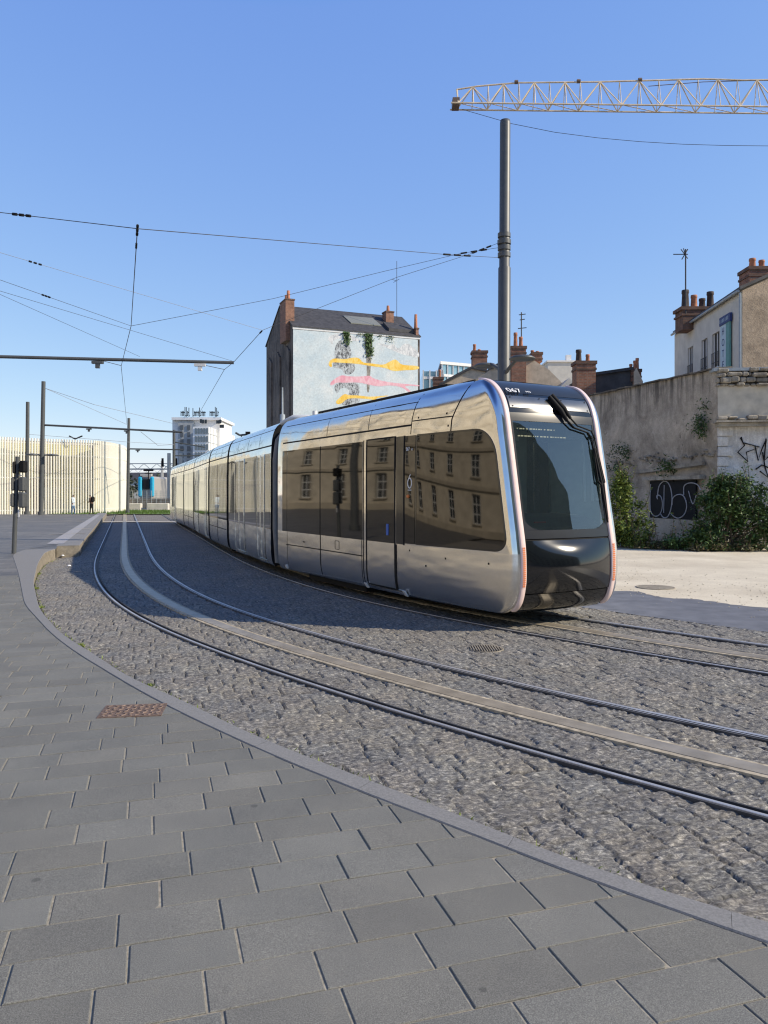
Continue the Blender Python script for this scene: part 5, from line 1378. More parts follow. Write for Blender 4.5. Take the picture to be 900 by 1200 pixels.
# glass block far left of it
gb = empty('glass_block', (P(530, 577, 92).x, 92, 0), 'pale modern block with glazed upper floors right of the mural house', 'building')
m = MB(); a, b = P(518, 427, 92), P(552, 424.5, 92); m.prism([Vector((a.x, 92, 0)), Vector((b.x, 94, 0)), Vector((b.x, 104, 0)), Vector((a.x, 102, 0))], (0, 0, a.z)); m.build('wall', M['blueglass'], gb)
m = MB(); a2, b2 = P(496, 435, 92), P(519, 431, 92); m.prism([Vector((a2.x, 92, 0)), Vector((b2.x, 92.2, 0)), Vector((b2.x, 100, 0)), Vector((a2.x, 100, 0))], (0, 0, a2.z)); m.build('lower_wing', M['blueglass'], gb)
m = MB(); m.prism([Vector((a.x - .2, 91.7, a.z)), Vector((b.x + .2, 93.7, a.z)), Vector((b.x, 104, a.z)), Vector((a.x, 102, a.z))], (0, 0, .35))
for q in np.linspace(0, 1, 6): m.box((a.x + (b.x - a.x) * q, 91.9 + 2 * q, a.z - 5), (.15, .15, 10))
for q in np.linspace(0, 1, 4): m.box((a2.x + (b2.x - a2.x) * q, 91.9, a2.z - 4.9), (.15, .15, 10))
for z in (1.3, 3.6, 6): m.box(((a.x + b.x) / 2, 92.9, a.z - z), (b.x - a.x, .15, .3), math.atan2(2, b.x - a.x)); m.box(((a2.x + b2.x) / 2, 91.95, a2.z - z + .5), (b2.x - a2.x, .15, .3))
m.build('mullions', M['whitewall'], gb)

# --- hotel building
ht = empty('hotel_building', (14.9, 32, 0), 'cream and rough beige building with a vertical HOTEL sign above the old wall', 'building')
hc = Vector(((870 - 450) / 900 * 32, 32, 0)); hl = Vector(((790.5 - 450) / 900 * 41, 41, 0)); hd = (hl - hc).normalized(); hn = Vector((hd.y, -hd.x, 0)); hn = hn if hn.x < 0 else -hn
HH = 1.8 + 237 * 32 / 900; HL = (hl - hc).length
def QF(u, z, o=0): return hc + hd * u + hn * o + Vector((0, 0, z))
def hu(px, py):
    dx = (px - 450) / 900; u_ = (dx * hc.y - hc.x) / (hd.x - dx * hd.y); Y = hc.y + hd.y * u_; return u_, EYE - (py - 577) / 900 * Y
wins_px = [((806, 388), (812, 424)), ((822, 380), (829, 414)), ((834.5, 371), (843, 410))]
wu = [];
for (xa, ya), (xb, yb) in wins_px:
    u1, z1 = hu(xa, ya); u0, zb_ = hu(xb, yb); wu.append((u0, u1))
zt0, zb0 = HH - 1.15, HH - 2.75
m = MB(); us_ = sorted([0] + [q for w_ in wu for q in w_] + [HL])
m.add([QF(0, zt0), QF(HL, zt0), QF(HL, HH), QF(0, HH)], [(0, 1, 2, 3)]); m.add([QF(0, 0), QF(HL, 0), QF(HL, zb0), QF(0, zb0)], [(0, 1, 2, 3)])
for k in range(0, len(us_), 2): m.add([QF(us_[k], zb0), QF(us_[k + 1], zb0), QF(us_[k + 1], zt0), QF(us_[k], zt0)], [(0, 1, 2, 3)])
for a_, b_ in wu:
    for u_ in (a_, b_): m.add([QF(u_, zb0), QF(u_, zt0), QF(u_, zt0, -.12), QF(u_, zb0, -.12)], [(0, 1, 2, 3)])
    m.add([QF(a_, zb0), QF(b_, zb0), QF(b_, zb0, -.12), QF(a_, zb0, -.12)], [(0, 1, 2, 3)]); m.add([QF(a_, zt0), QF(b_, zt0), QF(b_, zt0, -.12), QF(a_, zt0, -.12)], [(0, 1, 2, 3)])
m.add([QF(HL, 0), QF(HL, 0, -8), QF(HL, HH, -8), QF(HL, HH)], [(0, 1, 2, 3)]); m.build('wall', M['cream'], ht)
for i_, (a_, b_) in enumerate(wu):
    m = MB(); m.add([QF(a_, zb0, -.11), QF(b_, zb0, -.11), QF(b_, zt0, -.11), QF(a_, zt0, -.11)], [(0, 1, 2, 3)]); wv = m.build('window', M['greywin'], ht)
    m = MB()
    for u_ in (a_ + .05, (a_ + b_) / 2, b_ - .05): m.path([QF(u_, zb0, -.09), QF(u_, zt0, -.09)], .03, 4)
    m.build('frame', M['windowwhite'], wv)
    m = MB(); m.prism([QF(a_ - .1, zb0 - .08, .1), QF(b_ + .1, zb0 - .08, .1), QF(b_ + .1, zb0 - .08, -.1), QF(a_ - .1, zb0 - .08, -.1)], (0, 0, .08)); m.build('sill', M['windowwhite'], wv)
    m = MB()
    for z_ in (.25, .7): m.path([QF(a_, zb0 + z_, .03), QF(b_, zb0 + z_, .03)], .015, 4)
    for u_ in np.linspace(a_, b_, 7): m.path([QF(u_, zb0 + .05, .03), QF(u_, zb0 + .7, .03)], .01, 4)
    m.build('railing', M['wire'], wv)
# gable side
gr_ = Vector((22.6, 32.9, 0)); m = MB(); gtop = [hc + Vector((0, 0, HH)), Vector((18.9, 32.45, 12.1)), Vector((22.6, 32.9, HH))]
m.add([hc, Vector((18.9, 32.45, 0)), gr_, gtop[2], gtop[1], gtop[0]], [(0, 1, 2, 3, 4, 5)]); m.build('gable', M['roughcast'], ht)
m = MB(); dz_ = Vector((0, 0, .13)); back = hd * HL
for a_, b_ in ((gtop[0] + hn * .15 + Vector((0, -.15, 0)), gtop[1] + Vector((0, -.15, 0))), (gtop[1] + Vector((0, -.15, 0)), gtop[2] + Vector((0, -.15, 0)))): m.prism([a_, b_, b_ + dz_, a_ + dz_], back)
rH = m.build('roof', M['slate'], ht)
m = MB(); m.path([QF(.04, 3, .08), QF(.04, HH - .1, .08)], .05, 8); m.path([QF(0, HH - .02, .16), QF(HL, HH - .02, .16)], .06, 8); m.build('downpipe', M['zinc'], ht)
# sign
su0, _ = hu(858, 400); su1, _ = hu(847, 400)
z_top = HH - 1.05; z_bot = 4.6
m = MB(); m.prism([QF(su0, z_bot, .05), QF(su1, z_bot, .05), QF(su1, z_top, .05), QF(su0, z_top, .05)], hn * .06); sg = m.build('sign_board', M['signpale'], ht)
m = MB(); m.prism([QF(su0 - .02, z_bot, .05), QF(su0 + (su1 - su0) * .36, z_bot, .05), QF(su0 + (su1 - su0) * .36, z_top, .05), QF(su0 - .02, z_top, .05)], hn * .075); m.build('green_band', M['signgreen'], sg)
m = MB(); m.prism([QF(su0 - .12, z_top, .05), QF(su1 + .02, z_top, .05), QF(su1 + .02, z_top + .36, .05), QF(su0 - .12, z_top + .36, .05)], hn * .1); sgp = m.build('blue_panel', M['navy'], sg)
m = MB()
for k in range(7):
    u_ = su1 - .06 - k * (su1 - su0) / 7; m.prism([QF(u_, z_top + .1, .152), QF(u_ - .04, z_top + .1, .152), QF(u_ - .04, z_top + .26, .152), QF(u_, z_top + .26, .152)], hn * .005)
m.build('small_letters', M['signpale'], sgp)
for k, ch in enumerate('HOTEL'):
    _, z_ = hu(853, (395.5 if k == 0 else 0) or 395.5)
    text_on(ch, .46, QF(su1 - (su1 - su0) * .32, z_top - .44 - k * .49, .118), -hd, (0, 0, 1), M['navy'], 'letter', sg, sx=.85, align='CENTER')
# chimneys
chimney(rH, 799, 841, 361, 386, 38, ((807.7, 337, 361, .27, 'sootpot'), (818, 343, 361, .24, 'terracotta'), (827.7, 347, 361, .24, 'sootpot'), (837.3, 339, 361, .26, 'sootpot')), 'sootbrick', 1.0)
chimney(rH, 877.5, 903, 314, 345, 34, ((888, 299, 314, .22, 'terracotta'), (899, 301, 314, .2, 'terracotta')), 'brick', 1.0)
antenna(803.5, 292, 368, 38, 'tall television aerial on the sooty chimney of the hotel building', ((789, 298, 806, 298), (798, 292, 806, 303), (806, 292, 799, 304), (801, 291, 803, 298)))

# --- old wall
WA = Vector(((841 - 450) / 900 * 25.3, 25.3, 0)); WB = Vector(((697 - 450) / 900 * 33, 33, 0)); WD = (WB - WA).normalized(); WN = Vector((WD.y, -WD.x, 0)); WN = WN if WN.x < 0 else -WN
ow = empty('old_wall', WA, 'tall weathered grey rendered wall with ivy and a black painted hatch', 'wall')
LW_ = (WB - WA).length + 9
def OW(u, z, o=0): return WA + WD * u + WN * o + Vector((0, 0, z))
def ou(px, py):
    dx = (px - 450) / 900; u_ = (dx * WA.y - WA.x) / (WD.x - dx * WD.y); Y = WA.y + WD.y * u_; return u_, EYE - (py - 577) / 900 * Y
def topz(u): return float(np.interp(u, [0, 7.9, 20], [5.86, 5.98, 6.1]))
m = MB(); rows = []
for u in np.linspace(0, LW_, 60):
    rows.append([OW(u, z, .05 * (mnoise.noise(Vector((u * .8, z * .8, 1))) + .5 * mnoise.noise(Vector((u * 2.3, z * 2.3, 5))))) for z in list(np.linspace(-.1, topz(u), 26))])
m.grid(rows, 0, True)
rows2 = [[OW(u, topz(u), 0), OW(u, topz(u), -.5), OW(u, -.1, -.5)] for u in np.linspace(0, LW_, 12)]; m.grid(rows2, 0, False)
m.build('wall', M['oldwall'], ow, recalc=False)
m = MB()
u = 0.0
r_ = random.Random(9)
while u < LW_:
    w_ = r_.uniform(.28, .42); z_ = topz(u + w_ / 2) + r_.uniform(-.015, .02)
    m.prism([OW(u, z_, .10), OW(u + w_ - .015, z_, .10), OW(u + w_ - .015, z_ + .07, -.55), OW(u, z_ + .07, -.55)], (0, 0, .05)); u += w_
m.build('coping_tiles', M['soil'], ow)
# ledge with rubble below it
m = MB()
for k in range(120):
    u = r_.uniform(-.0, 6.3); z_ = 3.05 + r_.gauss(0, .07) + .06 * math.sin(u * 2); s_ = r_.uniform(.05, .16)
    if 2.2 < u < 4.4 or r_.random() < .4: m.box(OW(u, z_, .03), (s_, s_ * .7, s_ * .6), r_.uniform(0, 3), bev=.02)
m.build('rubble_line', M['rubble'], ow)
# hatch with painted outline letters
a_, b_ = ou(819, 571), ou(765, 618); uA, uB = min(a_[0], b_[0]), max(a_[0], b_[0])
zH0, zH1 = .85, 2.22
m = MB(); m.prism([OW(uA, zH0, .07), OW(uB, zH0, .07), OW(uB, zH1, .07), OW(uA, zH1, .07)], WN * .06); hb = m.build('black_hatch', M['mattblack'], ow)
m = MB(); m.prism([OW(uA - .4, zH1 + .03, .05), OW(uB + .3, zH1 + .03, .05), OW(uB + .3, zH1 + .16, .05), OW(uA - .4, zH1 + .16, .05)], WN * .22); m.prism([OW(uA - .4, zH1 + .5, .05), OW(uB + .9, zH1 + .3, .05), OW(uB + .9, zH1 + .42, .05), OW(uA - .4, zH1 + .62, .05)], WN * .12); m.build('lintel', M['rubble'], ow)
m = MB(); m.prism([OW(uA - .3, -.1, .05), OW(uB + .3, -.1, .05), OW(uB + .3, zH0, .05), OW(uA - .3, zH0, .05)], WN * .08); m.build('sill_wall', M['rubble'], ow)
def gz(x, y):   # zoom coordinates of the hatch (x 150..480, y 90..330) -> wall
    return uB - (x - 152) / (440 - 152) * (uB - uA), zH1 - (y - 92) / (320 - 92) * (zH1 - zH0) * .98
m = MB()
for st_ in ([(160, 110), (156, 200), (160, 280), (185, 312), (215, 305), (235, 270), (238, 225), (228, 190), (208, 180), (200, 192), (208, 205)],
            [(205, 195), (215, 130), (240, 98), (270, 100), (292, 140), (300, 205), (292, 270), (272, 312), (245, 318), (225, 295)], [(250, 118), (247, 290)],
            [(300, 240), (305, 200), (330, 178), (365, 180), (385, 215), (388, 260), (370, 300), (335, 318), (305, 305), (292, 290)],
            [(372, 180), (375, 125), (410, 108), (450, 118), (470, 150)], [(400, 155), (425, 230), (445, 180)]):
    pts = [Vector((*gz(*p), 0)) for p in st_]; sm_ = []
    for i in range(len(pts) - 1):
        p0, p1, p2, p3 = pts[max(i - 1, 0)], pts[i], pts[i + 1], pts[min(i + 2, len(pts) - 1)]
        for k in range(6):
            t_ = k / 6; sm_.append(.5 * ((2 * p1) + (p2 - p0) * t_ + (2 * p0 - 5 * p1 + 4 * p2 - p3) * t_ ** 2 + (-p0 + 3 * p1 - 3 * p2 + p3) * t_ ** 3))
    sm_.append(pts[-1]); m.path([OW(p.x, p.y, .135) for p in sm_], .020, 5)
m.build('outline_graffiti', simple('grey_spray', (.4, .4, .42), .8), hb)

# right section facing the camera
RA = WA.copy(); RB = Vector((19.5, 24.2, 0)); RD = (RB - RA).normalized(); RN = Vector((RD.y, -RD.x, 0)); RN = RN if RN.y < 0 else -RN
rw = empty('whitewashed_wall', RA, 'whitewashed outbuilding wall with rubble top, ledge and black scribbled graffiti at the right edge', 'wall')
def OR(u, z, o=0): return RA + RD * u + RN * o + Vector((0, 0, z))
m = MB(); m.grid([[OR(u, z, .04 * mnoise.noise(Vector((u, z * 1.2, 3)))) for z in np.linspace(-.1, 3.95, 18)] for u in np.linspace(0, 8.6, 24)]); m.add([OR(8.6, -.1), OR(8.6, 6), OR(8.6, 6, -6), OR(8.6, -.1, -6)], [(0, 1, 2, 3)]); m.build('lower_wall', M['oldwhite'], rw, recalc=False)
m = MB(); m.grid([[OR(u, z, .06 * mnoise.noise(Vector((u * 2, z * 2.2, 8)))) for z in np.linspace(4.1, 5.3, 8)] for u in np.linspace(0, 8.6, 40)]); m.build('upper_wall', simple('cream_plaster', (.55, .5, .4), .9, var=.2, scale=2.5), rw, recalc=False)
m = MB()
zr = 5.28
while zr < 5.78:
    hr = r_.uniform(.09, .2); u = -.05
    while u < 8.6:
        w_ = r_.uniform(.1, .5); q = r_.random()
        if q > .08: m.box(OR(u + w_ / 2, zr + hr / 2 + r_.uniform(-.02, .02), r_.uniform(-.12, .03)), (w_ - .005, .35, hr * r_.uniform(.8, 1.05)), math.atan2(RD.y, RD.x) + r_.uniform(-.12, .12), bev=.04)
        u += w_
    zr += hr
m.add([OR(0, 5.2, -.12), OR(8.6, 5.2, -.12), OR(8.6, 5.8, -.12), OR(0, 5.8, -.12)], [(0, 1, 2, 3)])
m.build('rubble_course', M['rubble'], rw)
m = MB(); m.prism([OR(-.05, 3.95, .28), OR(8.6, 3.95, .28), OR(8.6, 3.95, -.1), OR(-.05, 3.95, -.1)], (0, 0, .12)); [m.box(OR(q_ * .31 + .1, 4.22 + .04 * math.sin(q_ * 2.3), .12), (.3, .25, .12 + .05 * math.sin(q_ * 5.1)), math.atan2(RD.y, RD.x) + .1 * math.sin(q_), bev=.03) for q_ in range(28)]; m.prism([OR(-.15, 4.08, .38), OR(8.6, 4.08, .38), OR(8.6, 4.08, -.1), OR(-.15, 4.08, -.1)], (0, 0, .06)); m.build('ledge', M['rubble'], rw)
m = MB(); m.prism([OR(-.15, 5.78, .12), OR(8.6, 5.78, .12), OR(8.6, 5.95, -6), OR(-.15, 5.95, -6)], (0, 0, .1)); m.build('zinc_roof', M['zinc'], rw)
# corner quoins
m = MB()
for k in range(12): m.box(OR(.16 + .07 * (k % 2), .17 + k * .33, .015), (.34 + .14 * (k % 2), .1, .31), math.atan2(RD.y, RD.x), bev=.02)
m.build('quoins', M['oldwhite'], rw)
m = MB()
def og(px, py):
    dx = (px - 450) / 900; u_ = (dx * RA.y - RA.x) / (RD.x - dx * RD.y); Y = RA.y + RD.y * u_; return u_, EYE - (py - 577) / 900 * Y
for st_ in ([(867, 513), (872, 522), (864, 530), (876, 541), (874, 530), (890, 524), (870, 519), (868, 512)], [(884, 522), (888, 540), (892, 527), (897, 516), (895, 540), (900, 535), (905, 520)], [(897, 514), (897, 519)], [(893, 530), (896, 548), (900, 560), (890, 552)], [(885, 550), (892, 545), (900, 548)]):
    m.path([OR(*og(*p), .045) for p in st_], .022, 5)
m.build('scribble_graffiti', M['mattblack'], rw)

# --- vegetation
def leafcloud(parts, n, leaf, seed, clumps=60, zmin=0.02):
    """parts: list of (centre, radii); returns MB of leaves distributed through clumps"""
    r_ = random.Random(seed); m = MB(); cl = []
    for _ in range(clumps):
        c, rad = r_.choice(parts); d = Vector([r_.gauss(0, 1) for _ in range(3)]).normalized() * (r_.random() ** .4)
        cl.append((Vector(c) + Vector((d.x * rad[0], d.y * rad[1], d.z * rad[2])), r_.uniform(.12, .3)))
    for _ in range(n):
        c, s_ = r_.choice(cl); p = c + Vector([r_.gauss(0, s_ * .55) for _ in range(3)])
        if p.z < zmin: p.z = zmin + r_.random() * .2
        a = Vector((r_.gauss(0, 1), r_.gauss(0, 1), r_.gauss(-.2, .6))).normalized(); b = a.cross(Vector((r_.gauss(0, .6), r_.gauss(0, .6), 1))).normalized(); L_ = leaf * r_.uniform(.6, 1.3)
        m.add([p - a * L_ * .5, p + b * L_ * .22, p + a * L_ * .5, p - b * L_ * .22], [(0, 1, 2, 3)], r_.choice((0, 0, 1, 2)))
    return m, cl
def bush(name, base, parts, n, leaf, seed, label, mats, clumps=70, cat='bush'):
    e = empty(name, base, label, cat); m, cl = leafcloud(parts, n, leaf, seed, clumps); m.build('foliage', mats, e, recalc=False)
    m = MB(); r_ = random.Random(seed); sh = []
    for c, s_ in cl[::3]:
        b_ = Vector(base) + Vector((r_.uniform(-.4, .4), r_.uniform(-.2, .2), 0)); m.path([b_, b_.lerp(c, .5) + Vector((r_.uniform(-.1, .1), 0, .1)), c], [.025, .016, .006], 5)
    for _ in range(34 if len(parts) > 4 else 22):
        c, rad = r_.choice(parts); p0 = Vector(c) + Vector((r_.uniform(-1, 1) * rad[0], r_.uniform(-.8, .3) * rad[1], rad[2] * r_.uniform(.3, .9))); L_ = r_.uniform(.3, .75); p1 = p0 + Vector((r_.uniform(-.3, .3), r_.uniform(-.2, .1), 1)).normalized() * L_
        m.path([p0, p0.lerp(p1, .5) + Vector((.03, 0, 0)), p1], [.012, .008, .003], 4); sh.append((p0, p1))
    m.build('stems', M['stem'], e)
    m = MB()
    for p0, p1 in sh:
        for k in range(16):
            p = p0.lerp(p1, k / 16) ; a = Vector((r_.gauss(0, 1), r_.gauss(0, .7), r_.uniform(-.3, .6))).normalized(); b_ = a.cross(Vector((0, r_.gauss(0, .5), 1))).normalized(); L2 = leaf * r_.uniform(.6, 1.1)
            m.add([p, p + a * L2 * .5 + b_ * L2 * .2, p + a * L2, p + a * L2 * .5 - b_ * L2 * .2], [(0, 1, 2, 3)], r_.choice((0, 1, 2)))
    m.build('shoots', mats, e, recalc=False); return e
def PT(px, py, Y): return P(px, py, Y)
bush('bush', (P(738, 0, 25.6).x, 25.6, 0), [(P(738, 615, 25.6), (.65, .6, .9)), (P(728, 590, 25.6), (.35, .4, .6)), (P(748, 632, 25.2), (.6, .5, .4)), (P(722, 625, 25.4), (.4, .4, .5)), (P(730, 570, 25.6), (.3, .3, .35))], 7500, .13, 11, 'bright green leafy bush between the tram nose and the black hatch', [M['leafpale'], M['leaf'], M['leafpale']], 80)
bush('bush', (P(850, 0, 24.2).x, 24.2, 0), [(P(850, 612, 24.2), (1.0, .6, .85)), (P(838, 590, 24.2), (.55, .5, .6)), (P(876, 590, 24.0), (.8, .5, .75)), (P(822, 628, 24.2), (.8, .5, .5)), (P(892, 622, 24), (.8, .5, .75)), (P(858, 572, 24.2), (.6, .4, .4)), (P(905, 600, 24), (.7, .5, .9)), (P(812, 638, 24.2), (.8, .5, .35))], 15000, .13, 12, 'large green bush toned dark for its shade in front of the whitewashed wall', [M['leafdark'], M['leaf'], M['leafdark']], 230)  # shade on this bush is put into the darker leaf colours
bush('weed_patch', (P(790, 0, 25.0).x, 25.0, 0), [(P(790, 640, 25), (1.2, .4, .15)), (P(770, 643, 24.8), (.8, .4, .12)), (P(860, 645, 23.8), (1.6, .3, .1))], 2600, .12, 13, 'low dry weeds along the foot of the old wall', [M['dryplant'], M['leaf'], M['dryplant']], 60, 'weeds')
def wallplant(px, py, n, sp, seed, label, mat='leafdark', sx=1, sz=1):
    u, z = ou(px, py); c = OW(u, z, .2); e = empty('wall_plant', OW(u, z, .03), label, 'plant'); m, _ = leafcloud([(c, (sp * sx, sp * .4, sp * sz))], n, .11, seed, 16); m.build('foliage', [M[mat]] * 3, e, recalc=False)
    m = MB(); m.path([OW(u, z - sp * .6, 0), OW(u, z, .15), OW(u + .1, z + sp * .5, .2)], [.02, .014, .005], 5); m.build('stems', M['stem'], e)
wallplant(735, 530, 420, .45, 21, 'dark shrub growing out of the old wall beside the tram windscreen', sx=1.3, sz=.55)
wallplant(725, 548, 200, .3, 24, 'twiggy plant low on the old wall right beside the tram', sx=1.4, sz=.5)
wallplant(790, 548, 380, .42, 22, 'green plant sprouting above the black hatch', 'leaf', sx=1.4, sz=.55)
wallplant(826, 500, 420, .28, 23, 'ivy tuft climbing near the corner of the old wall', sx=.5, sz=1.5)
wallplant(830, 475, 70, .2, 25, 'tiny tuft high on the old wall corner', sx=.5, sz=1.2)

# --- white tower
YT = 180
tw = empty('white_tower', (P(235, 577, YT).x, YT, 0), 'white high-rise block with a lettered roof edge left of the mural house', 'building')
def TB(x0, y0, x1, Yd0, Yd1, name, mat, z0=0, parent=None):
    a, b = P(x0, y0, Yd0), P(x1, y0, Yd0); m = MB(); b_ = Vector(((x1 - 450) / 900 * Yd0, Yd0, 0)); m.prism([Vector((a.x, Yd0, z0)), Vector((b_.x, Yd0, z0)), Vector((b_.x, Yd1, z0)), Vector((a.x, Yd1, z0))], (0, 0, a.z - z0)); return m.build(name, mat, parent or tw)
TB(202, 491, 257.5, 180, 194, 'tower_body', M['whitewall'])
TB(208.5, 494, 227, 179.2, 180.2, 'shaded_bay', M['shade'])
TB(201, 489, 259, 179, 195, 'roof_slab', M['whitewall'], z0=P(0, 492, 179).z)
m = MB(); q0, q1 = Vector((P(244.5, 0, 172).x, 172, 0)), Vector((P(275, 0, 200).x, 200, 0)); zt1 = P(0, 500, 172).z
m.prism([q0, q1, q1 + Vector((-10, 4, 0)), Vector((P(226, 0, 172).x, 176, 0)), Vector((P(226, 0, 172).x, 172, 0))], (0, 0, zt1)); wg = m.build('side_wing', M['whitewall'], tw)
wdk = MB()
for r0 in range(7):
    for k in range(2):
        wdk_ = P(213 + k * 8, 501 + r0 * 8.2, 179.1); wdk.box(wdk_, (.7, .1, 1.1))
wdk.build('small_windows', simple('soft_dark_glass', (.10, .11, .12), .2), tw)
m = MB()
for r0 in range(6):
    for k in range(5):
        c = P(229.5 + k * 3.3, 505 + r0 * 9.4, 171.9); m.box(c, (.42, .12, 1.25))
m.build('tall_windows', simple('soft_grey_glass', (.16, .2, .22), .2), wg)
m = MB(); n_w = (q1 - q0).normalized()
for r0 in range(6):
    z_ = zt1 - 1.6 - r0 * 1.9; m.prism([q0 + Vector((.03, -.05, z_)), q1 + Vector((.03, -.05, z_)), q1 + Vector((.03, -.05, z_ + .12)), q0 + Vector((.03, -.05, z_ + .12))], Vector((.08, -.04, 0)))
for k in range(9):
    p = q0.lerp(q1, (k + .5) / 9); m.box(p + Vector((.05, -.06, zt1 / 2)), (.12, .12, zt1))
m.build('grid_lines', simple('pale_grid', (.5, .53, .54), .7), wg)
m = MB()
for x_, y_ in ((238, 494), (241, 494), (235.5, 493.5), (258.3, 494)): m.box(P(x_, y_, 178.9), (.5, .15, .9))
for x0, y_ in ((259, 494.5), (263, 499.5)): m.box(P(x0 - 3, y_, 178.95), (1.0, .15, .8))
m.build('loggia_openings', M['greywin'], tw)
m = MB(); r_ = random.Random(5)
for x0, x1 in ((211.5, 221.5), (225.5, 240.5), (245.5, 255.5)):
    x = x0
    while x < x1:
        tall = r_.random() < .3; w_ = r_.choice((.7, .9, 1.1)); h_ = (4.6 if tall else 3.2) * .2; hh = h_ * r_.uniform(.9, 1.05)
        c = P(x + .6, 489, 179); m.box((c.x, 179, c.z + hh * 1.2 + .1), (.13, .2, hh * 2.4 if tall else hh * 1.9)); m.box((c.x + .12, 179, c.z + (.35 if tall else 1.1)), (.18, .2, .16)); x += 1.55
m.build('roof_lettering', M['mattblack'], tw)

# --- slatted pavilion
sp0 = [(-75, 56), (0, 61), (60, 63.5), (105, 65), (116, 65.5), (123, 66.5), (132, 68.5), (141, 71), (147, 74), (148, 79), (140, 84)]
pth = [Vector(((x - 450) / 900 * Y, Y, 0)) for x, Y in sp0]
def resample(p, d):
    o = [p[0]]; acc = 0
    for a, b in zip(p[:-1], p[1:]):
        L_ = (b - a).length; t_ = d - acc
        while t_ < L_: o.append(a.lerp(b, t_ / L_)); t_ += d
        acc = (acc + L_) % d
    return o
for _ in range(2):
    q_ = [pth[0]]
    for a, b in zip(pth[:-1], pth[1:]): q_ += [a.lerp(b, .25), a.lerp(b, .75)]
    pth = q_ + [pth[-1]]
pv = empty('slatted_pavilion', Vector(((60 - 450) / 900 * 62, 62, 0)), 'low pavilion wrapped in vertical cream slats with a rounded corner on the left', 'building')
HPV = 1.8 + 63 * 63 / 900
m = MB()
for p in resample(pth, .21): m.box((p.x, p.y, HPV / 2), (.085, .13, HPV))
for zr in (.35, HPV - .25, HPV * .48, HPV * .78): m.path([p + Vector((0, .1, zr)) for p in resample(pth, .8)], .05, 4)
m.build('slats', M['fin'], pv)
t = NT('pavilion_inner_wall'); t.set(Roughness=.5)
g = t.n('NewGeometry'); sx = t.n('SeparateXYZ'); t.l(g.outputs['Position'], sx.inputs[0]); cb = t.n('CombineXYZ'); t.l(sx.outputs[0], cb.inputs[0]); t.l(sx.outputs[2], cb.inputs[1])
vz = t.n('TexVoronoi', feature='F1', distance='CHEBYCHEV'); vz.inputs['Scale'].default_value = .38; t.l(cb.outputs[0], vz.inputs['Vector']); sv_ = t.n('SeparateColor'); t.l(vz.outputs['Color'], sv_.inputs[0])
c = t.ramp(sv_.outputs[0], [(0, (.55, .5, .22)), (.25, (.4, .5, .55)), (.42, (.5, .46, .25)), (.58, (.16, .10, .075)), (.75, (.5, .5, .45)), (.88, (.07, .07, .09))], 'CONSTANT')
wv_ = t.n('TexWave', wave_type='BANDS', bands_direction='Y'); wv_.inputs['Scale'].default_value = 2.2; wv_.inputs['Distortion'].default_value = .0; t.l(cb.outputs[0], wv_.inputs['Vector'])
c = t.mix(t.math('MULTIPLY', t.ramp(wv_.outputs['Fac'], [(.75, 0.), (.8, 1.)]), .5), c, (.1, .09, .07)); t.col(c)
m = MB(); inn = [p + Vector((-.5, 1.3, 0)) for p in pth]; m.grid([[Vector((p.x, p.y, 0)), Vector((p.x, p.y, HPV - .35))] for p in inn], smooth=False); m.build('inner_wall', t.m, pv, recalc=False)
m = MB(); m.prism([Vector((p.x, p.y, HPV - .34)) for p in inn] + [Vector((-36, 86, HPV - .34)), Vector((-35.5, 60, HPV - .34))], (0, 0, .12)); m.build('flat_roof', M['cream'], pv)
cor = [p for p in pth if p.y > 65.3]
m = MB(); m.grid([[Vector((p.x - .12, p.y + .16, 0)), Vector((p.x - .12, p.y + .16, HPV - .02))] for p in cor], smooth=True); m.build('corner_cladding', simple('cream_cladding', (.66, .62, .42), .6, var=.12, scale=.4), pv, recalc=False)
m = MB(); c = P(140.5, 577, 70.5); m.box((c.x, c.y - .1, HPV / 2), (.22, .2, HPV)); m.build('dark_joint', M['shade'], pv)
m = MB(); c = P(88, 513, 63.8); 
for dx in (-.5, .6): m.path([c + Vector((0, 0, -.1)), c + Vector((dx, 0, .15))], .06, 6)
m.build('roof_spotlights', M['mattblack'], pv)

# --- far end: grass strip, low blocks, fence, trains yard
m = MB(); a, b = G(112, 604.2, 0), G(205, 603.8, 0)
m.add([(-27.5, 62.8, .03), (-14, 62.8, .03), (-16, 76, .05), (-31, 76, .05)], [(0, 1, 2, 3)]); m.build('grass_strip', M['grass'])['kind'] = 'structure'
tk = MB(); r_ = random.Random(2)
for _ in range(1500):
    x_, y_ = r_.uniform(-27.3, -15), r_.uniform(63, 74); h_ = r_.uniform(.08, .25); tk.add([(x_ - .03, y_, .03), (x_ + .03, y_, .03), (x_ + r_.uniform(-.05, .05), y_ + .02, .03 + h_)], [(0, 1, 2)])
o_ = tk.build('grass', M['grass'], recalc=False); o_['kind'] = 'stuff'; tag(o_, 'short green grass tufts at the far end of the tracks', 'grass')
for k, (x0, x1, lb) in enumerate(((152, 166, 'left of the two long pale concrete blocks behind the grass strip'), (173, 198, 'right and longer of the two pale concrete blocks behind the grass strip'))):
    a, b = P(x0, 577, 77), P(x1, 577, 77); m = MB(); m.box(((a.x + b.x) / 2, 77, .35), (b.x - a.x, .6, .7), 0, bev=.05); o_ = m.build('concrete_block', M['cream'], loc=((a.x + b.x) / 2, 77, 0)); tag(o_, lb, 'concrete block')
fn = empty('mesh_fence', (P(175, 577, 82).x, 82, 0), 'thin grey wire fence behind the grass strip at the end of the tracks', 'fence')
m = MB()
for k in range(11): p = P(150 + k * 5.5, 577, 82); m.path([Vector((p.x, 82, 0)), Vector((p.x, 82, 2.0))], .035, 5)
m.build('posts', M['zinc'], fn); m = MB()
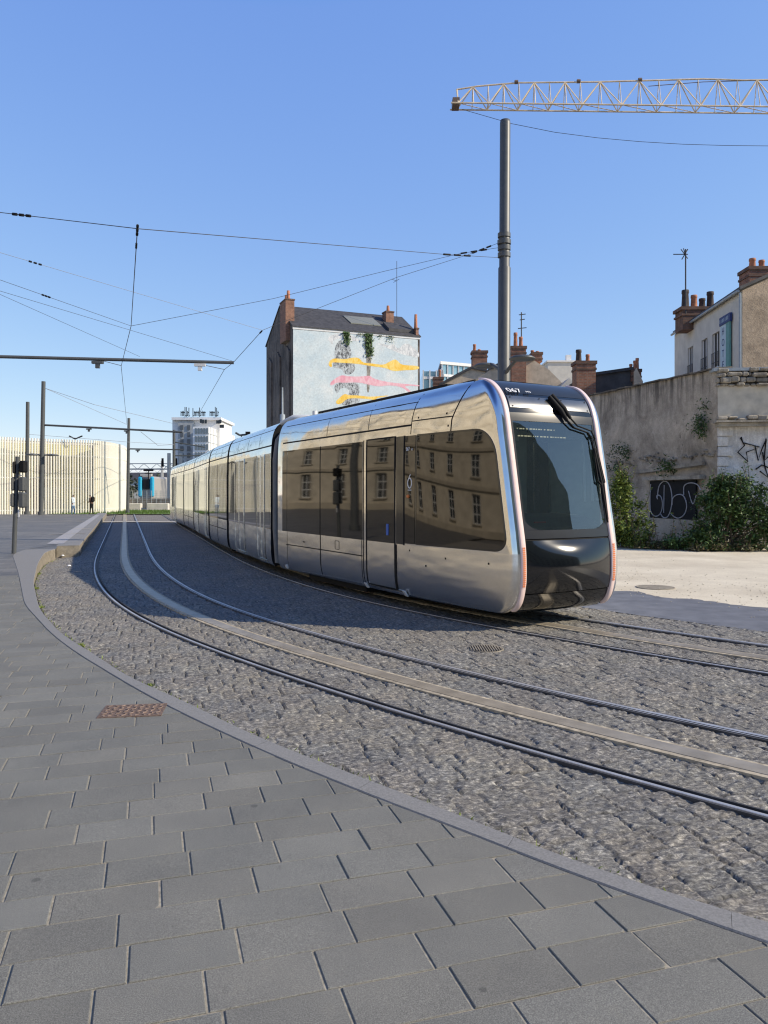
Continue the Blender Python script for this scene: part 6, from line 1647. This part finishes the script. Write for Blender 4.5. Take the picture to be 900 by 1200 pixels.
a, b = P(148, 577, 82), P(212, 577, 82)
for z in np.linspace(.1, 1.95, 9): m.path([Vector((a.x, 82, z)), Vector((b.x, 82, z))], .012, 3)
for x_ in np.arange(a.x, b.x, .22): m.path([Vector((x_, 82, .1)), Vector((x_, 82, 1.95))], .008, 3)
m.build('mesh_panel', M['zinc'], fn)
# turquoise-sided train front
tq = empty('train', (P(172, 577, 110).x, 110, 0), 'distant train end with turquoise sides behind the fence', 'train')
a, b = P(163, 568, 110), P(180, 568, 110); m = MB(); m.box(((a.x + b.x) / 2, 118, 2.3), (b.x - a.x, 16, 3.6), 0, bev=.3); m.build('body', simple('train_grey', (.35, .33, .3), .5), tq)
for x0, x1 in ((162, 166.5), (176, 180.5)):
    a, b = P(x0, 0, 109.8), P(x1, 0, 109.8); m = MB(); m.box(((a.x + b.x) / 2, 109.8, 2.6), (b.x - a.x, .5, 2.9), 0, bev=.15); m.build('side_panel', M['turq'], tq)
a, b = P(167, 0, 109.8), P(175.5, 0, 109.8); m = MB(); m.box(((a.x + b.x) / 2, 109.85, 3.0), (b.x - a.x, .3, 1.4), 0, bev=.1); m.build('window', M['greywin'], tq)
m = MB(); m.box(((a.x + b.x) / 2, 109.85, 4.3), (b.x - a.x + .6, .4, .3)); m.build('roof_edge', M['cream'], tq)
# gantries over the yard
for Yg, z_, x0, x1, lb in ((95, 8.6, 146, 214, 'nearer lattice gantry spanning the rail yard behind the fence'), (130, 10.5, 140, 220, 'farther lattice gantry spanning the rail yard behind the fence')):
    a, b = P(x0, 0, Yg), P(x1, 0, Yg); ge = empty('rail_gantry', (a.x, Yg, 0), lb, 'gantry', 'gantries over the rail yard'); m = MB()
    h0 = EYE + (577 - (550 if Yg == 95 else 554)) * Yg / 900
    for dz in (0, .7): m.path([Vector((a.x, Yg, h0 + dz)), Vector((b.x, Yg, h0 + dz))], .05, 5)
    n_ = int((b.x - a.x) / .8)
    for k in range(n_): m.path([Vector((a.x + k * .8, Yg, h0 + .7 * (k % 2))), Vector((a.x + (k + 1) * .8, Yg, h0 + .7 * ((k + 1) % 2)))], .03, 4)
    m.build('truss', M['zinc'], ge)
    for x_ in (198, 212) if Yg == 95 else (150, 190):
        p = P(x_, 0, Yg); m = MB(); m.box((p.x, Yg, (h0 + 2) / 2), (.35, .35, h0 + 2)); m.build('post', M['cream'], ge)
    m = MB(); p = P(174, 0, Yg); m.path([Vector((p.x, Yg, h0)), Vector((p.x, Yg, h0 - 1.2))], .06, 5); m.box((p.x, Yg, h0 - .1), (1.2, .2, .25)); m.build('hanger', M['mattblack'], ge)
sg_ = empty('signal_post', (P(198, 0, 90).x, 90, 0), 'two dark insulator heads on a short cross arm beside the tram tail', 'signal post')
m = MB(); p = P(199, 0, 90); m.path([Vector((p.x, 90, 0)), Vector((p.x, 90, EYE + 3.6))], .1, 8); m.build('post', M['cream'], sg_)
m = MB(); m.path([P(191, 545, 90), P(199, 549, 90), P(207, 545, 90)], .05, 6); m.build('cross_arm', M['zinc'], sg_)
for x_ in (190.5, 206.5):
    m = MB(); m.path([P(x_, 547, 90), P(x_, 537, 90)], [.16, .13], 8); m.build('insulator', M['mattblack'], sg_)
# far trees and yard clutter
r_ = random.Random(31)
for k in range(7):
    px = 146 + k * 9.5; Y_ = 150 + (k % 3) * 14; c = P(px, 566 + (k % 2) * 3, Y_); e = empty('tree', (c.x, Y_, 0), 'hazy dark tree beyond the rail yard, ' + ('leftmost of seven', 'second from the left of seven', 'third from the left of seven', 'middle one of seven', 'third from the right of seven', 'second from the right of seven', 'rightmost of seven')[k], 'tree', 'trees beyond the rail yard')
    m, cl = leafcloud([(c, (1.7, 1.5, 1.9)), (c + Vector((0, 0, -1.8)), (2.0, 1.5, 1.2))], 900, .55, 40 + k, 30); m.build('crown', [simple('far_leaf_%d' % k, (.10, .12, .08), .8)] * 3, e, recalc=False)
    m = MB(); m.path([Vector((c.x, Y_, 0)), c], [.25, .1], 7); m.build('trunk', M['stem'], e)
hb_ = empty('far_houses', (P(170, 0, 210).x, 210, 0), 'low pale row of houses glimpsed beyond the rail yard', 'building')
a, b = P(120, 562, 210), P(215, 562, 210); m = MB(); m.box(((a.x + b.x) / 2, 214, a.z / 2), (b.x - a.x, 8, a.z)); m.build('wall', M['cream'], hb_)
m = MB(); m.prism([Vector((a.x, 209.5, a.z)), Vector((a.x, 214, a.z + 2)), Vector((a.x, 218.5, a.z))], (b.x - a.x, 0, 0)); m.build('roof', M['slate'], hb_)
bk = empty('low_wall', (P(185, 0, 88).x, 88, 0), 'low pale wall with weeds behind the wire fence', 'wall')
m = MB(); a, b = P(150, 0, 88), P(214, 0, 88); m.box(((a.x + b.x) / 2, 88, .55), (b.x - a.x, .4, 1.1)); m.build('wall', simple('mottled_pale_wall', (.4, .33, .24), .9, var=.5, scale=2), bk)

# ================================================================== PEOPLE
def person(base, H, facing, pose, mats, label):
    """one continuous skinned body; clothes are child meshes of the same surface"""
    e = empty('person', base, label, 'person')
    f = Vector((math.cos(facing), math.sin(facing), 0)); s_ = Vector((-f.y, f.x, 0)); U = Vector((0, 0, 1))
    def J(a, b, c): return f * a * H + s_ * b * H + U * c * H
    jt = {'pelvis': J(0, 0, .53), 'waist': J(.005, 0, .62), 'chest': J(pose['lean'] * .5, 0, .74), 'neck': J(pose['lean'], 0, .83), 'head': J(pose['lean'] * 1.3 + .01, 0, .90), 'crown': J(pose['lean'] * 1.35 + .01, 0, .965)}
    rad = {'pelvis': .075, 'waist': .068, 'chest': .08, 'neck': .032, 'head': .052, 'crown': .035}
    ed = [('pelvis', 'waist'), ('waist', 'chest'), ('chest', 'neck'), ('neck', 'head'), ('head', 'crown')]
    for q, sg in (('l', 1), ('r', -1)):
        st = pose['stride'] * sg
        jt['hip' + q] = J(0, .05 * sg, .49); jt['knee' + q] = J(st * .5 + .02, .055 * sg, .28); jt['ank' + q] = J(st, .05 * sg, .045); jt['toe' + q] = J(st + .08, .06 * sg, .018)
        jt['sho' + q] = J(pose['lean'] * .9, .10 * sg, .80); jt['elb' + q] = J(pose['lean'] * .6 + pose['arm'] * .3, .13 * sg, .64); jt['wri' + q] = J(pose['lean'] * .5 + pose['arm'], .10 * sg, .53 + abs(pose['arm']) * .6); jt['hand' + q] = J(pose['lean'] * .5 + pose['arm'] * 1.25, .095 * sg, .50 + abs(pose['arm']) * .65)
        rad.update({'hip' + q: .062, 'knee' + q: .036, 'ank' + q: .025, 'toe' + q: .02, 'sho' + q: .04, 'elb' + q: .028, 'wri' + q: .02, 'hand' + q: .02})
        ed += [('pelvis', 'hip' + q), ('hip' + q, 'knee' + q), ('knee' + q, 'ank' + q), ('ank' + q, 'toe' + q), ('chest', 'sho' + q), ('sho' + q, 'elb' + q), ('elb' + q, 'wri' + q), ('wri' + q, 'hand' + q)]
    names = list(jt); me = bpy.data.meshes.new('body'); me.from_pydata([jt[n_] for n_ in names], [(names.index(a), names.index(b)) for a, b in ed], [])
    o = bpy.data.objects.new('body', me); C.objects.link(o)
    md = o.modifiers.new('s', 'SKIN'); ly = me.skin_vertices[0] if me.skin_vertices else None
    if ly is None:
        bm = bmesh.new(); bm.from_mesh(me); bm.verts.layers.skin.verify(); bm.to_mesh(me); bm.free(); ly = me.skin_vertices[0]
    for i_, n_ in enumerate(names): ly.data[i_].radius = (rad[n_] * H, rad[n_] * H)
    ly.data[0].use_root = True
    md2 = o.modifiers.new('u', 'SUBSURF'); md2.levels = 2; md2.render_levels = 2
    dg = bpy.context.evaluated_depsgraph_get(); dg.update(); nm = bpy.data.meshes.new_from_object(o.evaluated_get(dg)); bpy.data.objects.remove(o)
    for k in ('skin', 'top', 'bottom', 'hair'): nm.materials.append(mats[k])
    for p in nm.polygons:
        c = p.center; z = c.z / H; lat = abs(c.dot(s_)) / H; hand = min((c - jt['handl']).length, (c - jt['handr']).length) < .045 * H
        if hand or .835 < z < .92: mi = 0
        elif z >= .92: mi = 3
        elif z > (.44 if mats['long'] else .53) or lat > .115: mi = 1
        elif z < .035: mi = 3
        else: mi = 2
        if z > .87 and (c - jt['head']).dot(f) < .0: mi = 3
        p.material_index = mi; p.use_smooth = True
    b_ = bpy.data.objects.new('body', nm); C.objects.link(b_); b_.parent = e
    return e, J
p1 = Vector(((85.5 - 450) / 900 * 56, 56, float(zp(56)) - .01)); p1.z = EYE - (602 - 577) / 900 * 56
Yp = 60
for px, ph, fac, pose, mt, lb in ((85.5, 1.62, R(0), dict(lean=.01, stride=.05, arm=.03), dict(skin=M['skin'], top=M['palecoat'], bottom=M['jeans'], hair=M['hair'], long=True), 'person in a long pale coat and blue jeans standing before the slats'),
                                  (107.5, 1.62, R(180), dict(lean=.06, stride=.06, arm=.10), dict(skin=M['skin'], top=M['browncoat'], bottom=M['mattblack'], hair=M['hair'], long=False), 'person in a brown jacket leaning forward with a black backpack')):
    Y_ = 60.5; zb_ = float(zp(Y_)) - .0
    base = Vector(((px - 450) / 900 * Y_, Y_, zb_)); e_, J = person(base, ph, fac, pose, mt, lb)
    if 'backpack' in lb:
        m = MB(); c = base + J(-.05, 0, .74); m.box(c, (.28, .34, .46), 0, bev=.1); tag(m.build('backpack', M['mattblack'], loc=c), 'black backpack worn by the person in the brown jacket', 'backpack')
# litter by the platform kerb
for px, py, lb in ((73.5, 651, 'crumpled white litter at the foot of the platform kerb'), (81, 663, 'tiny white scrap on the cobbles below the platform kerb')):
    gx, gy = G(px, py); m = MB(); m.lathe((gx, gy, -.02), [(.02, 0), (.05, .015), (.04, .035), (.01, .045)], 7, smooth=False); tag(m.build('litter', M['white'], loc=(gx, gy, 0)), lb, 'litter')
# weeds along the kerb
r_ = random.Random(8); mw_ = MB(); md_ = MB()
for _ in range(900):
    i = r_.randrange(0, len(KO)); x_, y_ = KO[i]
    if y_ < .8: continue
    if r_.random() < .5: i = r_.choice((35, 36, 60, 61, 62, 85, 86, 118, 119, 140)); x_, y_ = KO[i]
    x_ += r_.gauss(.03, .02); y_ += r_.gauss(.01, .02); h_ = r_.uniform(.008, .03); a = r_.uniform(0, 6.28)
    mw_.add([(x_ - .006 * math.cos(a), y_ - .006 * math.sin(a), -.02), (x_ + .006 * math.cos(a), y_ + .006 * math.sin(a), -.02), (x_ + r_.gauss(0, .015), y_ + r_.gauss(0, .015), -.015 + h_)], [(0, 1, 2)])
o_ = mw_.build('kerb_weeds', M['leafpale'], recalc=False); o_['kind'] = 'stuff'; tag(o_, 'tiny weeds growing in the gap between kerb and cobbles', 'weeds')
